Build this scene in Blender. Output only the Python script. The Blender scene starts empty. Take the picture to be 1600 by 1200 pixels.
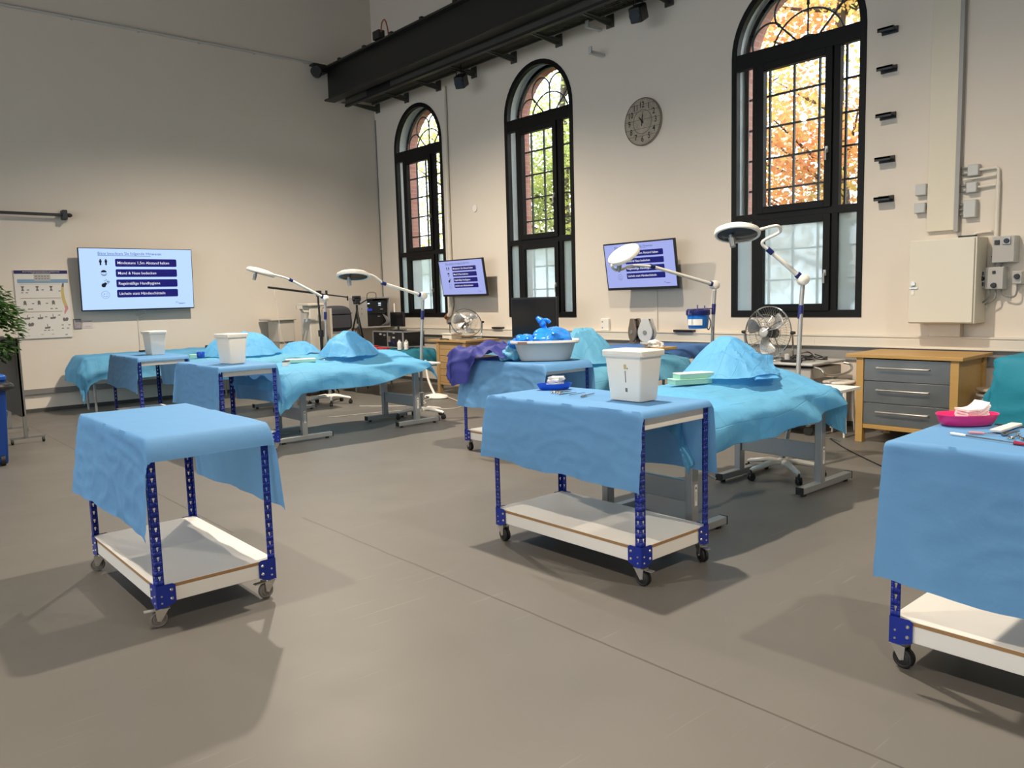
import bpy, bmesh, math, random
from math import sin, cos, pi, radians as R
from mathutils import Vector, Matrix, noise
random.seed(7)
C = bpy.context.scene.collection
SC = bpy.context.scene

# ---------------------------------------------------------------- camera, world, lamps, exposure
XW, YB = 8.92, 14.3            # window wall plane, back wall plane
def set_camera():
    f, yaw, pitch, roll = 1225.3, 0.716549, -0.109462, -0.0278642
    fw = Vector((sin(yaw)*cos(pitch), cos(yaw)*cos(pitch), sin(pitch)))
    r0 = Vector((cos(yaw), -sin(yaw), 0)); u0 = r0.cross(fw)
    r = r0*cos(roll) + u0*sin(roll); u = -r0*sin(roll) + u0*cos(roll)
    cd = bpy.data.cameras.new('camera'); cam = bpy.data.objects.new('camera', cd); C.objects.link(cam)
    m = Matrix((r, u, -fw)).transposed().to_4x4(); m.translation = Vector((0, 0, 1.6))
    cam.matrix_world = m
    cd.sensor_fit = 'HORIZONTAL'; cd.sensor_width = 36; cd.lens = 36*f/1600
    cd.clip_start = .05; cd.clip_end = 300
    SC.camera = cam
set_camera()
w = bpy.data.worlds.new('overcast_sky'); SC.world = w; w.use_nodes = True
bg = w.node_tree.nodes['Background']; bg.inputs[0].default_value = (.86, .93, 1, 1); bg.inputs[1].default_value = 6.0
def lamp(x, y, z, watts, col=(1, .87, .71), size=R(153), rad=.09, aim=(0, 0)):
    l = bpy.data.lights.new('hall_downlight', 'SPOT'); l.energy = watts; l.color = col
    l.spot_size = size; l.spot_blend = 1; l.shadow_soft_size = rad
    o = bpy.data.objects.new('hall_downlight', l); C.objects.link(o); o.location = (x, y, z); o.rotation_euler = (math.atan(aim[1]), -math.atan(aim[0])*-1, 0) if any(aim) else (0, 0, 0); return o
LZ = 5.75
lamp(4.3, 4.2, LZ, 1750); lamp(5.1, 10.1, LZ, 2100, size=R(147))
lamp(-.4, 4.4, LZ, 780); lamp(-.4, 10.0, LZ, 260, aim=(0, -.3))
lamp(-.4, -1.4, LZ, 700); lamp(4.3, -1.4, LZ, 950)
def daylight(y):                                   # added cool fill light, set in openings invented for the unseen opposite wall
    l = bpy.data.lights.new('window_daylight', 'AREA'); l.shape = 'RECTANGLE'; l.size = 2.2; l.size_y = 4.2; l.energy = 70; l.color = (.82, .91, 1)
    o = bpy.data.objects.new('window_daylight', l); C.objects.link(o); o.location = (-9.98, y, 3.4); o.rotation_euler = (0, R(-90), 0)
for y in (-3, 2, 7, 12): daylight(y)
SC.view_settings.view_transform = 'Standard'; SC.view_settings.look = 'None'
SC.view_settings.gamma = 1; SC.view_settings.use_curve_mapping = False
SC.view_settings.exposure = 0.0
SC.cycles.use_denoising = True; SC.cycles.max_bounces = 8; SC.cycles.diffuse_bounces = 4
SC.cycles.sample_clamp_indirect = 4; SC.cycles.transparent_max_bounces = 16; SC.cycles.caustics_reflective = False

# ---------------------------------------------------------------- materials
MATS = {}
def mat(name, col, rough=.5, metal=0, spec=.5, noise_amt=0, nscale=8, bump=0, bscale=40, emit=0, trans=0, alpha=1, detail=3):
    if name in MATS: return MATS[name]
    m = bpy.data.materials.new(name); m.use_nodes = True; nt = m.node_tree; b = nt.nodes['Principled BSDF']
    c = (*col, 1)
    b.inputs['Base Color'].default_value = c; b.inputs['Roughness'].default_value = rough
    b.inputs['Metallic'].default_value = metal; b.inputs['Specular IOR Level'].default_value = spec
    tc = nt.nodes.new('ShaderNodeTexCoord')
    if noise_amt:
        n = nt.nodes.new('ShaderNodeTexNoise'); n.inputs['Scale'].default_value = nscale; n.inputs['Detail'].default_value = detail
        nt.links.new(tc.outputs['Object'], n.inputs['Vector'])
        mx = nt.nodes.new('ShaderNodeMix'); mx.data_type = 'RGBA'
        mx.inputs[6].default_value = tuple(max(0, v*(1-noise_amt)) for v in col)+(1,)
        mx.inputs[7].default_value = tuple(min(1, v*(1+noise_amt)) for v in col)+(1,)
        nt.links.new(n.outputs['Fac'], mx.inputs[0]); nt.links.new(mx.outputs[2], b.inputs['Base Color'])
    if bump:
        n2 = nt.nodes.new('ShaderNodeTexNoise'); n2.inputs['Scale'].default_value = bscale; n2.inputs['Detail'].default_value = 4
        nt.links.new(tc.outputs['Object'], n2.inputs['Vector'])
        bp = nt.nodes.new('ShaderNodeBump'); bp.inputs['Strength'].default_value = bump; bp.inputs['Distance'].default_value = .01
        nt.links.new(n2.outputs['Fac'], bp.inputs['Height']); nt.links.new(bp.outputs[0], b.inputs['Normal'])
    if emit:
        b.inputs['Base Color'].default_value = (*[v*.12 for v in col], 1); b.inputs['Emission Color'].default_value = c; b.inputs['Emission Strength'].default_value = emit
    if trans: b.inputs['Transmission Weight'].default_value = trans
    if alpha < 1: b.inputs['Alpha'].default_value = alpha
    MATS[name] = m; return m

def cloth_mat(name, col, tl=.22, fold=.0):
    m = bpy.data.materials.new(name); m.use_nodes = True; nt = m.node_tree; N = nt.nodes; L = nt.links
    b = N['Principled BSDF']; out = N['Material Output']
    b.inputs['Roughness'].default_value = .62; b.inputs['Specular IOR Level'].default_value = .3
    b.inputs['Base Color'].default_value = (*col, 1)
    t = N.new('ShaderNodeBsdfTranslucent'); t.inputs[0].default_value = (*[min(1, v*1.1) for v in col], 1)
    mx = N.new('ShaderNodeMixShader'); mx.inputs[0].default_value = tl
    L.new(b.outputs[0], mx.inputs[1]); L.new(t.outputs[0], mx.inputs[2]); L.new(mx.outputs[0], out.inputs[0])
    uv = N.new('ShaderNodeUVMap')
    n = N.new('ShaderNodeTexNoise'); n.inputs['Scale'].default_value = 9; n.inputs['Detail'].default_value = 5
    L.new(uv.outputs[0], n.inputs['Vector'])
    bp = N.new('ShaderNodeBump'); bp.inputs['Strength'].default_value = .5 if fold else .25; bp.inputs['Distance'].default_value = .02
    h = n.outputs['Fac']
    if fold:
        br = N.new('ShaderNodeTexBrick'); br.offset = 0; br.inputs['Scale'].default_value = 1
        br.inputs['Brick Width'].default_value = .21; br.inputs['Row Height'].default_value = .17; br.inputs['Mortar Size'].default_value = .005
        br.inputs['Mortar Smooth'].default_value = 1
        br.inputs['Color1'].default_value = br.inputs['Color2'].default_value = (1, 1, 1, 1); br.inputs['Mortar'].default_value = (0, 0, 0, 1)
        L.new(uv.outputs[0], br.inputs['Vector'])
        ad = N.new('ShaderNodeMath'); ad.operation = 'MULTIPLY_ADD'; ad.inputs[1].default_value = fold
        L.new(br.outputs['Color'], ad.inputs[0]); L.new(h, ad.inputs[2]); h = ad.outputs[0]
    L.new(h, bp.inputs['Height']); L.new(bp.outputs[0], b.inputs['Normal']); L.new(bp.outputs[0], t.inputs['Normal'])
    MATS[name] = m; return m

def floor_mat():
    m = bpy.data.materials.new('grey_floor_coating'); m.use_nodes = True; nt = m.node_tree; N = nt.nodes; L = nt.links
    b = N['Principled BSDF']; tc = N.new('ShaderNodeTexCoord'); v = tc.outputs['Object']
    n1 = N.new('ShaderNodeTexNoise'); n1.inputs['Scale'].default_value = .9; n1.inputs['Detail'].default_value = 6; L.new(v, n1.inputs['Vector'])
    mx = N.new('ShaderNodeMix'); mx.data_type = 'RGBA'; mx.inputs[6].default_value = (.108, .101, .09, 1); mx.inputs[7].default_value = (.136, .127, .113, 1)
    L.new(n1.outputs['Fac'], mx.inputs[0])
    # fine pale scratches: stretched, rotated noise lines
    col = mx.outputs[2]
    for rot, sc in ((.5, (1.2, 26, 1)), (-1.1, (.9, 30, 1)), (1.9, (1.1, 22, 1))):
        mp = N.new('ShaderNodeMapping'); mp.inputs['Rotation'].default_value = (0, 0, rot); mp.inputs['Scale'].default_value = sc
        L.new(v, mp.inputs['Vector'])
        n = N.new('ShaderNodeTexNoise'); n.inputs['Scale'].default_value = 1.6; n.inputs['Detail'].default_value = 1; n.inputs['Distortion'].default_value = .3
        L.new(mp.outputs[0], n.inputs['Vector'])
        rp = N.new('ShaderNodeValToRGB'); rp.color_ramp.elements[0].position = .74; rp.color_ramp.elements[1].position = .80
        rp.color_ramp.elements[1].color = (.3, .3, .3, 1); L.new(n.outputs['Fac'], rp.inputs[0])
        k = N.new('ShaderNodeMix'); k.data_type = 'RGBA'; k.inputs[7].default_value = (.23, .215, .195, 1)
        L.new(rp.outputs[0], k.inputs[0]); L.new(col, k.inputs[6]); col = k.outputs[2]
    # saw-cut joints in the screed
    sx = N.new('ShaderNodeSeparateXYZ'); L.new(v, sx.inputs[0])
    ny = N.new('ShaderNodeTexNoise'); ny.inputs['Scale'].default_value = 3; L.new(v, ny.inputs['Vector'])
    for x0, ylo, yhi in ((2.575, -5, 5.4), (2.04, 5.4, 15)):
        a = N.new('ShaderNodeMath'); a.operation = 'MULTIPLY_ADD'; a.inputs[1].default_value = .02; L.new(ny.outputs['Fac'], a.inputs[0]); L.new(sx.outputs[0], a.inputs[2])
        s = N.new('ShaderNodeMath'); s.operation = 'SUBTRACT'; s.inputs[1].default_value = x0+.01; L.new(a.outputs[0], s.inputs[0])
        ab = N.new('ShaderNodeMath'); ab.operation = 'ABSOLUTE'; L.new(s.outputs[0], ab.inputs[0])
        lt = N.new('ShaderNodeMath'); lt.operation = 'LESS_THAN'; lt.inputs[1].default_value = .006; L.new(ab.outputs[0], lt.inputs[0])
        g = N.new('ShaderNodeMath'); g.operation = 'GREATER_THAN'; g.inputs[1].default_value = ylo; L.new(sx.outputs[1], g.inputs[0])
        g2 = N.new('ShaderNodeMath'); g2.operation = 'LESS_THAN'; g2.inputs[1].default_value = yhi; L.new(sx.outputs[1], g2.inputs[0])
        p1 = N.new('ShaderNodeMath'); p1.operation = 'MULTIPLY'; L.new(lt.outputs[0], p1.inputs[0]); L.new(g.outputs[0], p1.inputs[1])
        p2 = N.new('ShaderNodeMath'); p2.operation = 'MULTIPLY'; L.new(p1.outputs[0], p2.inputs[0]); L.new(g2.outputs[0], p2.inputs[1])
        p3 = N.new('ShaderNodeMath'); p3.operation = 'MULTIPLY'; p3.inputs[1].default_value = .85; L.new(p2.outputs[0], p3.inputs[0])
        k = N.new('ShaderNodeMix'); k.data_type = 'RGBA'; k.inputs[7].default_value = (.06, .05, .042, 1)
        L.new(p3.outputs[0], k.inputs[0]); L.new(col, k.inputs[6]); col = k.outputs[2]
    L.new(col, b.inputs['Base Color'])
    n3 = N.new('ShaderNodeTexNoise'); n3.inputs['Scale'].default_value = 2.2; n3.inputs['Detail'].default_value = 5; L.new(v, n3.inputs['Vector'])
    mr = N.new('ShaderNodeMapRange'); mr.inputs[3].default_value = .36; mr.inputs[4].default_value = .55; L.new(n3.outputs['Fac'], mr.inputs[0]); L.new(mr.outputs[0], b.inputs['Roughness'])
    b.inputs['Specular IOR Level'].default_value = .5
    return m

def brick_mat(name):
    m = bpy.data.materials.new(name); m.use_nodes = True; nt = m.node_tree; N = nt.nodes; L = nt.links
    b = N['Principled BSDF']; tc = N.new('ShaderNodeTexCoord')
    mp = N.new('ShaderNodeMapping'); mp.inputs['Rotation'].default_value = (pi/2, 0, 0); L.new(tc.outputs['Object'], mp.inputs['Vector'])
    br = N.new('ShaderNodeTexBrick'); br.inputs['Scale'].default_value = 1; br.inputs['Brick Width'].default_value = .25; br.inputs['Row Height'].default_value = .077
    br.inputs['Mortar Size'].default_value = .008; br.inputs['Color1'].default_value = (.42, .17, .13, 1); br.inputs['Color2'].default_value = (.5, .23, .18, 1); br.inputs['Mortar'].default_value = (.45, .3, .26, 1)
    L.new(mp.outputs[0], br.inputs['Vector']); L.new(br.outputs['Color'], b.inputs['Base Color']); b.inputs['Roughness'].default_value = .9
    return m

def wood_mat(name, c1, c2):
    m = bpy.data.materials.new(name); m.use_nodes = True; nt = m.node_tree; N = nt.nodes; L = nt.links
    b = N['Principled BSDF']; tc = N.new('ShaderNodeTexCoord'); mp = N.new('ShaderNodeMapping'); mp.inputs['Scale'].default_value = (9, 1.2, 9)
    L.new(tc.outputs['Object'], mp.inputs['Vector']); n = N.new('ShaderNodeTexNoise'); n.inputs['Scale'].default_value = 3; n.inputs['Detail'].default_value = 6; n.inputs['Distortion'].default_value = .6
    L.new(mp.outputs[0], n.inputs['Vector']); mx = N.new('ShaderNodeMix'); mx.data_type = 'RGBA'; mx.inputs[6].default_value = (*c1, 1); mx.inputs[7].default_value = (*c2, 1)
    L.new(n.outputs['Fac'], mx.inputs[0]); L.new(mx.outputs[2], b.inputs['Base Color']); b.inputs['Roughness'].default_value = .45
    return m

def glass_mat(name, frosted=False):
    m = bpy.data.materials.new(name); m.use_nodes = True; nt = m.node_tree; N = nt.nodes; L = nt.links
    out = N['Material Output']; N.remove(N['Principled BSDF']); mx = N.new('ShaderNodeMixShader')
    if frosted:
        t = N.new('ShaderNodeBsdfTranslucent'); t.inputs[0].default_value = (.62, .68, .70, 1)
        g = N.new('ShaderNodeBsdfRefraction'); g.inputs['IOR'].default_value = 1.02; g.inputs['Roughness'].default_value = .45; g.inputs[0].default_value = (.7, .76, .78, 1); mx.inputs[0].default_value = .45
    else:
        t = N.new('ShaderNodeBsdfTransparent'); t.inputs[0].default_value = (.95, .97, .97, 1)
        g = N.new('ShaderNodeBsdfGlossy'); g.inputs['Roughness'].default_value = .02; mx.inputs[0].default_value = .05
    L.new(t.outputs[0], mx.inputs[1]); L.new(g.outputs[0], mx.inputs[2]); L.new(mx.outputs[0], out.inputs[0])
    return m

def leaf_mat(name, cols):
    m = bpy.data.materials.new(name); m.use_nodes = True; nt = m.node_tree; N = nt.nodes; L = nt.links
    b = N['Principled BSDF']; tc = N.new('ShaderNodeNewGeometry')
    n = N.new('ShaderNodeTexNoise'); n.inputs['Scale'].default_value = .9; n.inputs['Detail'].default_value = 4; L.new(tc.outputs['Position'], n.inputs['Vector'])
    rp = N.new('ShaderNodeValToRGB'); cr = rp.color_ramp
    while len(cr.elements) < len(cols): cr.elements.new(.5)
    for i, c in enumerate(cols): cr.elements[i].position = .3+.4*i/(len(cols)-1); cr.elements[i].color = (*c, 1)
    L.new(n.outputs['Fac'], rp.inputs[0]); L.new(rp.outputs[0], b.inputs['Base Color']); b.inputs['Roughness'].default_value = .6
    t = N.new('ShaderNodeBsdfTranslucent'); L.new(rp.outputs[0], t.inputs[0]); mx = N.new('ShaderNodeMixShader'); mx.inputs[0].default_value = .5
    L.new(b.outputs[0], mx.inputs[1]); L.new(t.outputs[0], mx.inputs[2]); L.new(mx.outputs[0], N['Material Output'].inputs[0])
    return m

M_wall = mat('wall_plaster', (.69, .62, .53), .85, noise_amt=.025, nscale=1.5, bump=.12, bscale=14)
M_floor = floor_mat(); M_brick = brick_mat('red_brick')
M_reveal = mat('reveal_plaster', (.7, .72, .72), .85, noise_amt=.03, nscale=5)
M_black = mat('black_window_metal', (.0035, .0035, .0038), .5, spec=.25)
M_iron = mat('dark_iron', (.02, .025, .03), .5, noise_amt=.2)
M_steel = mat('painted_dark_steel', (.009, .009, .008), .45, noise_amt=.2, nscale=3)
M_steel2 = mat('grey_steel_sheet', (.09, .09, .078), .4, metal=.4, noise_amt=.15, nscale=2)
M_grate = mat('galvanised_grating', (.1, .1, .075), .5, metal=.4, noise_amt=.2)
M_glass = glass_mat('clear_window_glass'); M_frost = glass_mat('frosted_window_glass', True)
M_trunk = mat('ivory_duct_plastic', (.68, .63, .54), .5, noise_amt=.015)
M_grey = mat('light_grey_plastic', (.5, .5, .48), .5, noise_amt=.03)
M_dgrey = mat('mid_grey_paint', (.2, .2, .19), .5, noise_amt=.06)
M_skirt = mat('dark_skirting', (.06, .057, .052), .6, noise_amt=.1)
M_blue = mat('blue_powder_coat', (.003, .02, .26), .38, noise_amt=.1, nscale=20)
M_navy = mat('navy_plastic', (.006, .012, .12), .4)
M_zinc = mat('zinc_plated_steel', (.62, .6, .56), .3, metal=.9, noise_amt=.08)
M_chrome = mat('chrome', (.75, .75, .73), .15, metal=1)
M_alu = mat('grey_lacquered_steel', (.36, .37, .37), .35, metal=.5, noise_amt=.04)
M_white = mat('white_laminate', (.8, .77, .71), .4, noise_amt=.02, nscale=3)
M_white2 = mat('white_plastic', (.82, .78, .70), .35, noise_amt=.015)
M_mdf = mat('brown_board_edge', (.34, .19, .075), .7, noise_amt=.15, nscale=30)
M_rubber = mat('black_rubber', (.012, .012, .012), .6)
M_grub = mat('grey_rubber', (.17, .155, .14), .6)
M_drape = cloth_mat('light_blue_nonwoven', (.15, .36, .65), .3)
M_teal = cloth_mat('teal_nonwoven', (.16, .5, .80), .4, fold=.35)
M_teal2 = cloth_mat('pale_teal_nonwoven', (.17, .50, .72), .35, fold=.35)
M_purple = cloth_mat('violet_gown_fabric', (.035, .042, .23), .15)
M_bag = mat('blue_plastic_film', (.02, .22, .75), .18, noise_amt=.3, nscale=12)
M_dish = mat('blue_dish_plastic', (.004, .07, .52), .3, noise_amt=.05)
M_pink = mat('pink_dish_plastic', (.75, .03, .2), .3, noise_amt=.04)
M_gauze = mat('gauze_white', (.85, .82, .77), .9, bump=.5, bscale=200, noise_amt=.03)
M_inst = mat('instrument_steel', (.35, .35, .34), .25, metal=1)
M_oak = wood_mat('golden_beech', (.42, .245, .07), (.5, .31, .105))
M_oakd = wood_mat('old_beech', (.34, .21, .09), (.45, .28, .12))
M_tin = mat('brushed_tin_front', (.19, .2, .2), .34, metal=.7, noise_amt=.25, nscale=4, detail=6)
M_dark = mat('black_plastic', (.01, .01, .011), .4)
M_screenoff = mat('dark_display_glass', (.004, .004, .006), .12)
M_slide = mat('lit_slide_background', (.47, .66, 1), .3, emit=1.0)
M_slide2 = mat('lit_slide_background_dim', (.37, .42, .83), .3, emit=.9)
M_banner = mat('lit_slide_banner', (.006, .004, .17), .3, emit=.8)
M_txt = mat('lit_slide_white_text', (.9, .92, 1), .3, emit=.85)
M_txtb = mat('lit_slide_blue_text', (.06, .12, .5), .3, emit=.5)
M_icon = mat('lit_slide_black_icon', (.008, .01, .03), .3, emit=.3)
M_paper = mat('poster_paper', (.68, .65, .6), .6, noise_amt=.02)
M_pnavy = mat('poster_navy_ink', (.012, .012, .11), .6)
M_pblue = mat('poster_blue_ink', (.2, .33, .47), .6)
M_pgrey = mat('poster_grey_ink', (.15, .14, .13), .6)
M_plight = mat('poster_pale_ink', (.42, .4, .37), .6)
M_pbrown = mat('poster_brown_ink', (.27, .17, .12), .6)
M_pyel = mat('poster_yellow_ink', (.55, .42, .14), .6)
M_ppink = mat('poster_pink_ink', (.6, .25, .25), .6)
M_bin = mat('blue_bin_plastic', (.004, .045, .25), .4, noise_amt=.06)
M_bag2 = mat('dark_liner_film', (.02, .022, .025), .3)
M_felt = mat('grey_board_back', (.05, .047, .04), .7, noise_amt=.1)
M_pack = mat('dark_grey_nylon', (.05, .05, .062), .8, bump=.4, bscale=120, noise_amt=.1)
M_rackgrey = mat('grey_rack_enamel', (.42, .4, .37), .5, noise_amt=.03)
M_beige = mat('beige_device_plastic', (.5, .46, .39), .5, noise_amt=.03)
M_mint = mat('mint_carton', (.33, .62, .5), .6, noise_amt=.03)
M_tub = mat('grey_tub_plastic', (.55, .55, .53), .4, noise_amt=.03)
M_bucket = mat('bright_blue_plastic', (.01, .17, .6), .35)
M_red = mat('red_plastic', (.4, .02, .02), .4)
M_clock = mat('weathered_clock_wood', (.36, .31, .24), .8, noise_amt=.4, nscale=14, detail=6)
M_clockd = mat('clock_black_paint', (.012, .01, .008), .7)
M_soil = mat('dark_planter', (.03, .03, .028), .6)
M_bark = mat('tree_bark', (.09, .07, .055), .9, noise_amt=.3)
M_plant = leaf_mat('ficus_leaf', [(.02, .06, .015), (.04, .11, .02), (.08, .17, .04)])
M_leafo = leaf_mat('orange_autumn_leaf', [(.85, .62, .16), (.9, .58, .22), (.85, .42, .22), (.7, .64, .2), (.9, .7, .25)])
M_leafy = leaf_mat('yellow_autumn_leaf', [(.6, .6, .16), (.85, .68, .2), (.5, .56, .2), (.82, .58, .24)])
M_leafg = leaf_mat('green_autumn_leaf', [(.32, .44, .14), (.58, .58, .18), (.3, .4, .14), (.8, .64, .22)])
M_led = mat('rack_display_light', (.75, .85, 1), .3, emit=1.2)
M_ledb = mat('rack_blue_light', (.03, .06, .5), .3, emit=.8)
M_glassd = mat('lamp_dark_lens', (.02, .035, .05), .1)
M_glassb = mat('lamp_brown_lens', (.05, .025, .016), .2)
M_cable = mat('white_cable', (.55, .53, .48), .5)
M_bottle = mat('white_bottle_plastic', (.75, .72, .66), .4)

# ---------------------------------------------------------------- mesh helpers
class MB:
    def __init__(s): s.v = []; s.f = []; s.m = []; s.uv = {}
    def add(s, vs, fs, mi=0):
        k = len(s.v); s.v += [Vector(p) for p in vs]; s.f += [[k+i for i in q] for q in fs]; s.m += [mi]*len(fs); return s
    def box(s, c, d, rot=None, mi=0, taper=None):
        hx, hy, hz = d[0]/2, d[1]/2, d[2]/2; vs = []
        for z in (-hz, hz):
            t = taper if (taper and z < 0) else 1
            for x, y in ((-hx, -hy), (hx, -hy), (hx, hy), (-hx, hy)):
                p = Vector((x*t, y*t, z)); p = rot @ p if rot else p; vs.append(p+Vector(c))
        return s.add(vs, [(3, 2, 1, 0), (4, 5, 6, 7), (0, 1, 5, 4), (1, 2, 6, 5), (2, 3, 7, 6), (3, 0, 4, 7)], mi)
    def b2(s, a, b, mi=0):
        return s.box([(a[i]+b[i])/2 for i in range(3)], [abs(b[i]-a[i]) for i in range(3)], mi=mi)
    def tube(s, pts, r, n=10, mi=0, cap=True):
        pts = [Vector(p) for p in pts]; rings = []; up = None
        for i, p in enumerate(pts):
            t = (pts[min(i+1, len(pts)-1)]-pts[max(i-1, 0)]).normalized()
            if up is None: up = Vector((0, 0, 1)) if abs(t.z) < .9 else Vector((1, 0, 0))
            a = t.cross(up).normalized(); b = a.cross(t).normalized(); up = b
            rr = r[i] if isinstance(r, (list, tuple)) else r
            rings.append([p+(a*cos(2*pi*k/n)+b*sin(2*pi*k/n))*rr for k in range(n)])
        vs = [q for g in rings for q in g]; fs = []
        for i in range(len(pts)-1):
            for k in range(n): fs.append((i*n+k, i*n+(k+1) % n, (i+1)*n+(k+1) % n, (i+1)*n+k))
        if cap: fs += [tuple(range(n-1, -1, -1)), tuple(range((len(pts)-1)*n, len(pts)*n))]
        return s.add(vs, fs, mi)
    def cyl(s, a, b, r, r2=None, n=20, mi=0): return s.tube([a, b], [r, r if r2 is None else r2], n, mi)
    def lathe(s, prof, c=(0, 0, 0), n=28, mat3=None, mi=0, sx=1, sy=1):
        vs = []; fs = []
        for r, z in prof:
            for k in range(n):
                p = Vector((r*cos(2*pi*k/n)*sx, r*sin(2*pi*k/n)*sy, z)); p = mat3 @ p if mat3 else p; vs.append(p+Vector(c))
        for i in range(len(prof)-1):
            for k in range(n): fs.append((i*n+k, i*n+(k+1) % n, (i+1)*n+(k+1) % n, (i+1)*n+k))
        if prof[0][0] > 1e-5: fs.append(tuple(range(n-1, -1, -1)))
        if prof[-1][0] > 1e-5: fs.append(tuple(range((len(prof)-1)*n, len(prof)*n)))
        return s.add(vs, fs, mi)
    def prism(s, poly, h0, h1, fn, mi=0):   # fn(a,b,h) -> point
        n = len(poly); vs = [fn(a, b, h0) for a, b in poly]+[fn(a, b, h1) for a, b in poly]
        fs = [tuple(range(n-1, -1, -1)), tuple(range(n, 2*n))]+[(i, (i+1) % n, n+(i+1) % n, n+i) for i in range(n)]
        return s.add(vs, fs, mi)
    def grid(s, fn, nu, nv, mi=0, uvs=None):
        k = len(s.v); vs = []; fs = []
        for j in range(nv+1):
            for i in range(nu+1):
                vs.append(fn(i/nu, j/nv))
                if uvs: s.uv[k+len(vs)-1] = uvs(i/nu, j/nv)
        for j in range(nv):
            for i in range(nu): a = j*(nu+1)+i; fs.append((a, a+1, a+nu+2, a+nu+1))
        return s.add(vs, fs, mi)
    def build(s, name, mats, parent=None, bev=0, ang=35, solid=0, sub=0, world=True, smooth=True):
        me = bpy.data.meshes.new(name); off = Vector((0, 0, 0))
        if parent is not None and world:
            off = ABS[parent.name]
        me.from_pydata([tuple(p-off) for p in s.v], [], s.f)
        ms = mats if isinstance(mats, (list, tuple)) else [mats]
        for m_ in ms: me.materials.append(m_)
        for p, mi in zip(me.polygons, s.m): p.material_index = mi
        if s.uv:
            ul = me.uv_layers.new(name='UVMap')
            for lp in me.loops:
                ul.data[lp.index].uv = s.uv.get(lp.vertex_index, (0, 0))
        bm = bmesh.new(); bm.from_mesh(me)
        if not s.uv: bmesh.ops.recalc_face_normals(bm, faces=bm.faces)
        bm.to_mesh(me); bm.free()
        if smooth:
            for p in me.polygons: p.use_smooth = True
            me.set_sharp_from_angle(angle=R(ang))
        o = bpy.data.objects.new(name, me); C.objects.link(o)
        ABS[o.name] = off.copy()
        if parent is not None: o.parent = parent
        if bev:
            b = o.modifiers.new('bevel', 'BEVEL'); b.width = bev; b.segments = 2; b.limit_method = 'ANGLE'; b.angle_limit = R(50)
        if solid:
            b = o.modifiers.new('thickness', 'SOLIDIFY'); b.thickness = solid; b.offset = 0
        if sub:
            b = o.modifiers.new('sub', 'SUBSURF'); b.levels = sub; b.render_levels = sub
        return o
ABS = {}
def thing(name, label, cat, loc=(0, 0, 0), group=None):
    o = bpy.data.objects.new(name, None); C.objects.link(o); o.location = loc; o.empty_display_size = .1
    o['label'] = label; o['category'] = cat
    if group: o['group'] = group
    ABS[o.name] = Vector(loc); return o
def tag(o, label, cat, group=None):
    o['label'] = label; o['category'] = cat
    if group: o['group'] = group
    return o
def struct(o): o['kind'] = 'structure'; return o
def copy_tree(o, parent=None):
    c = o.copy(); C.objects.link(c)
    if parent is not None: c.parent = parent
    for ch in list(o.children): copy_tree(ch, c)
    return c
def arc(cx, cy, r, a0, a1, n): return [(cx+r*cos(a0+(a1-a0)*i/n), cy+r*sin(a0+(a1-a0)*i/n)) for i in range(n+1)]
def bez(p0, p1, p2, p3, n=14):
    p0, p1, p2, p3 = map(Vector, (p0, p1, p2, p3))
    return [((1-t)**3)*p0+3*t*(1-t)**2*p1+3*t*t*(1-t)*p2+t**3*p3 for t in [i/n for i in range(n+1)]]
def smoothpath(pts, n=6):
    P = [Vector(p) for p in pts]; out = []
    for i in range(len(P)-1):
        a, b, c, d = P[max(i-1, 0)], P[i], P[i+1], P[min(i+2, len(P)-1)]
        for k in range(n):
            t = k/n; out.append(.5*((2*b)+(c-a)*t+(2*a-5*b+4*c-d)*t*t+(3*b-a-3*c+d)*t**3))
    return out+[P[-1]]
def nz(x, y, z=0): return noise.noise(Vector((x, y, z)))
def lookrot(zdir, xhint=(1, 0, 0)):
    z = Vector(zdir).normalized(); x = Vector(xhint); x = (x-z*x.dot(z)).normalized(); y = z.cross(x)
    return Matrix((x, y, z)).transposed()
TXT = {}
def text_mesh(body, size, bold=0):
    k = (body, size, bold)
    if k not in TXT:
        cu = bpy.data.curves.new('lettering', 'FONT'); cu.body = body; cu.size = size; cu.offset = bold; cu.resolution_u = 2
        o = bpy.data.objects.new('lettering', cu); C.objects.link(o)
        dg = bpy.context.evaluated_depsgraph_get(); me = bpy.data.meshes.new_from_object(o.evaluated_get(dg))
        TXT[k] = ([v.co.copy() for v in me.vertices], [list(p.vertices) for p in me.polygons])
        bpy.data.objects.remove(o); bpy.data.curves.remove(cu); bpy.data.meshes.remove(me)
    return TXT[k]
def add_text(mb, body, size, fn, bold=0, mi=0, center=False):   # fn(a,b)->point in the plane of the lettering
    vs, fs = text_mesh(body, size, bold)
    ox = (max(v.x for v in vs)+min(v.x for v in vs))/2 if center else 0
    oy = (max(v.y for v in vs)+min(v.y for v in vs))/2 if center else 0
    mb.add([fn(v.x-ox, v.y-oy) for v in vs], fs, mi)


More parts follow.
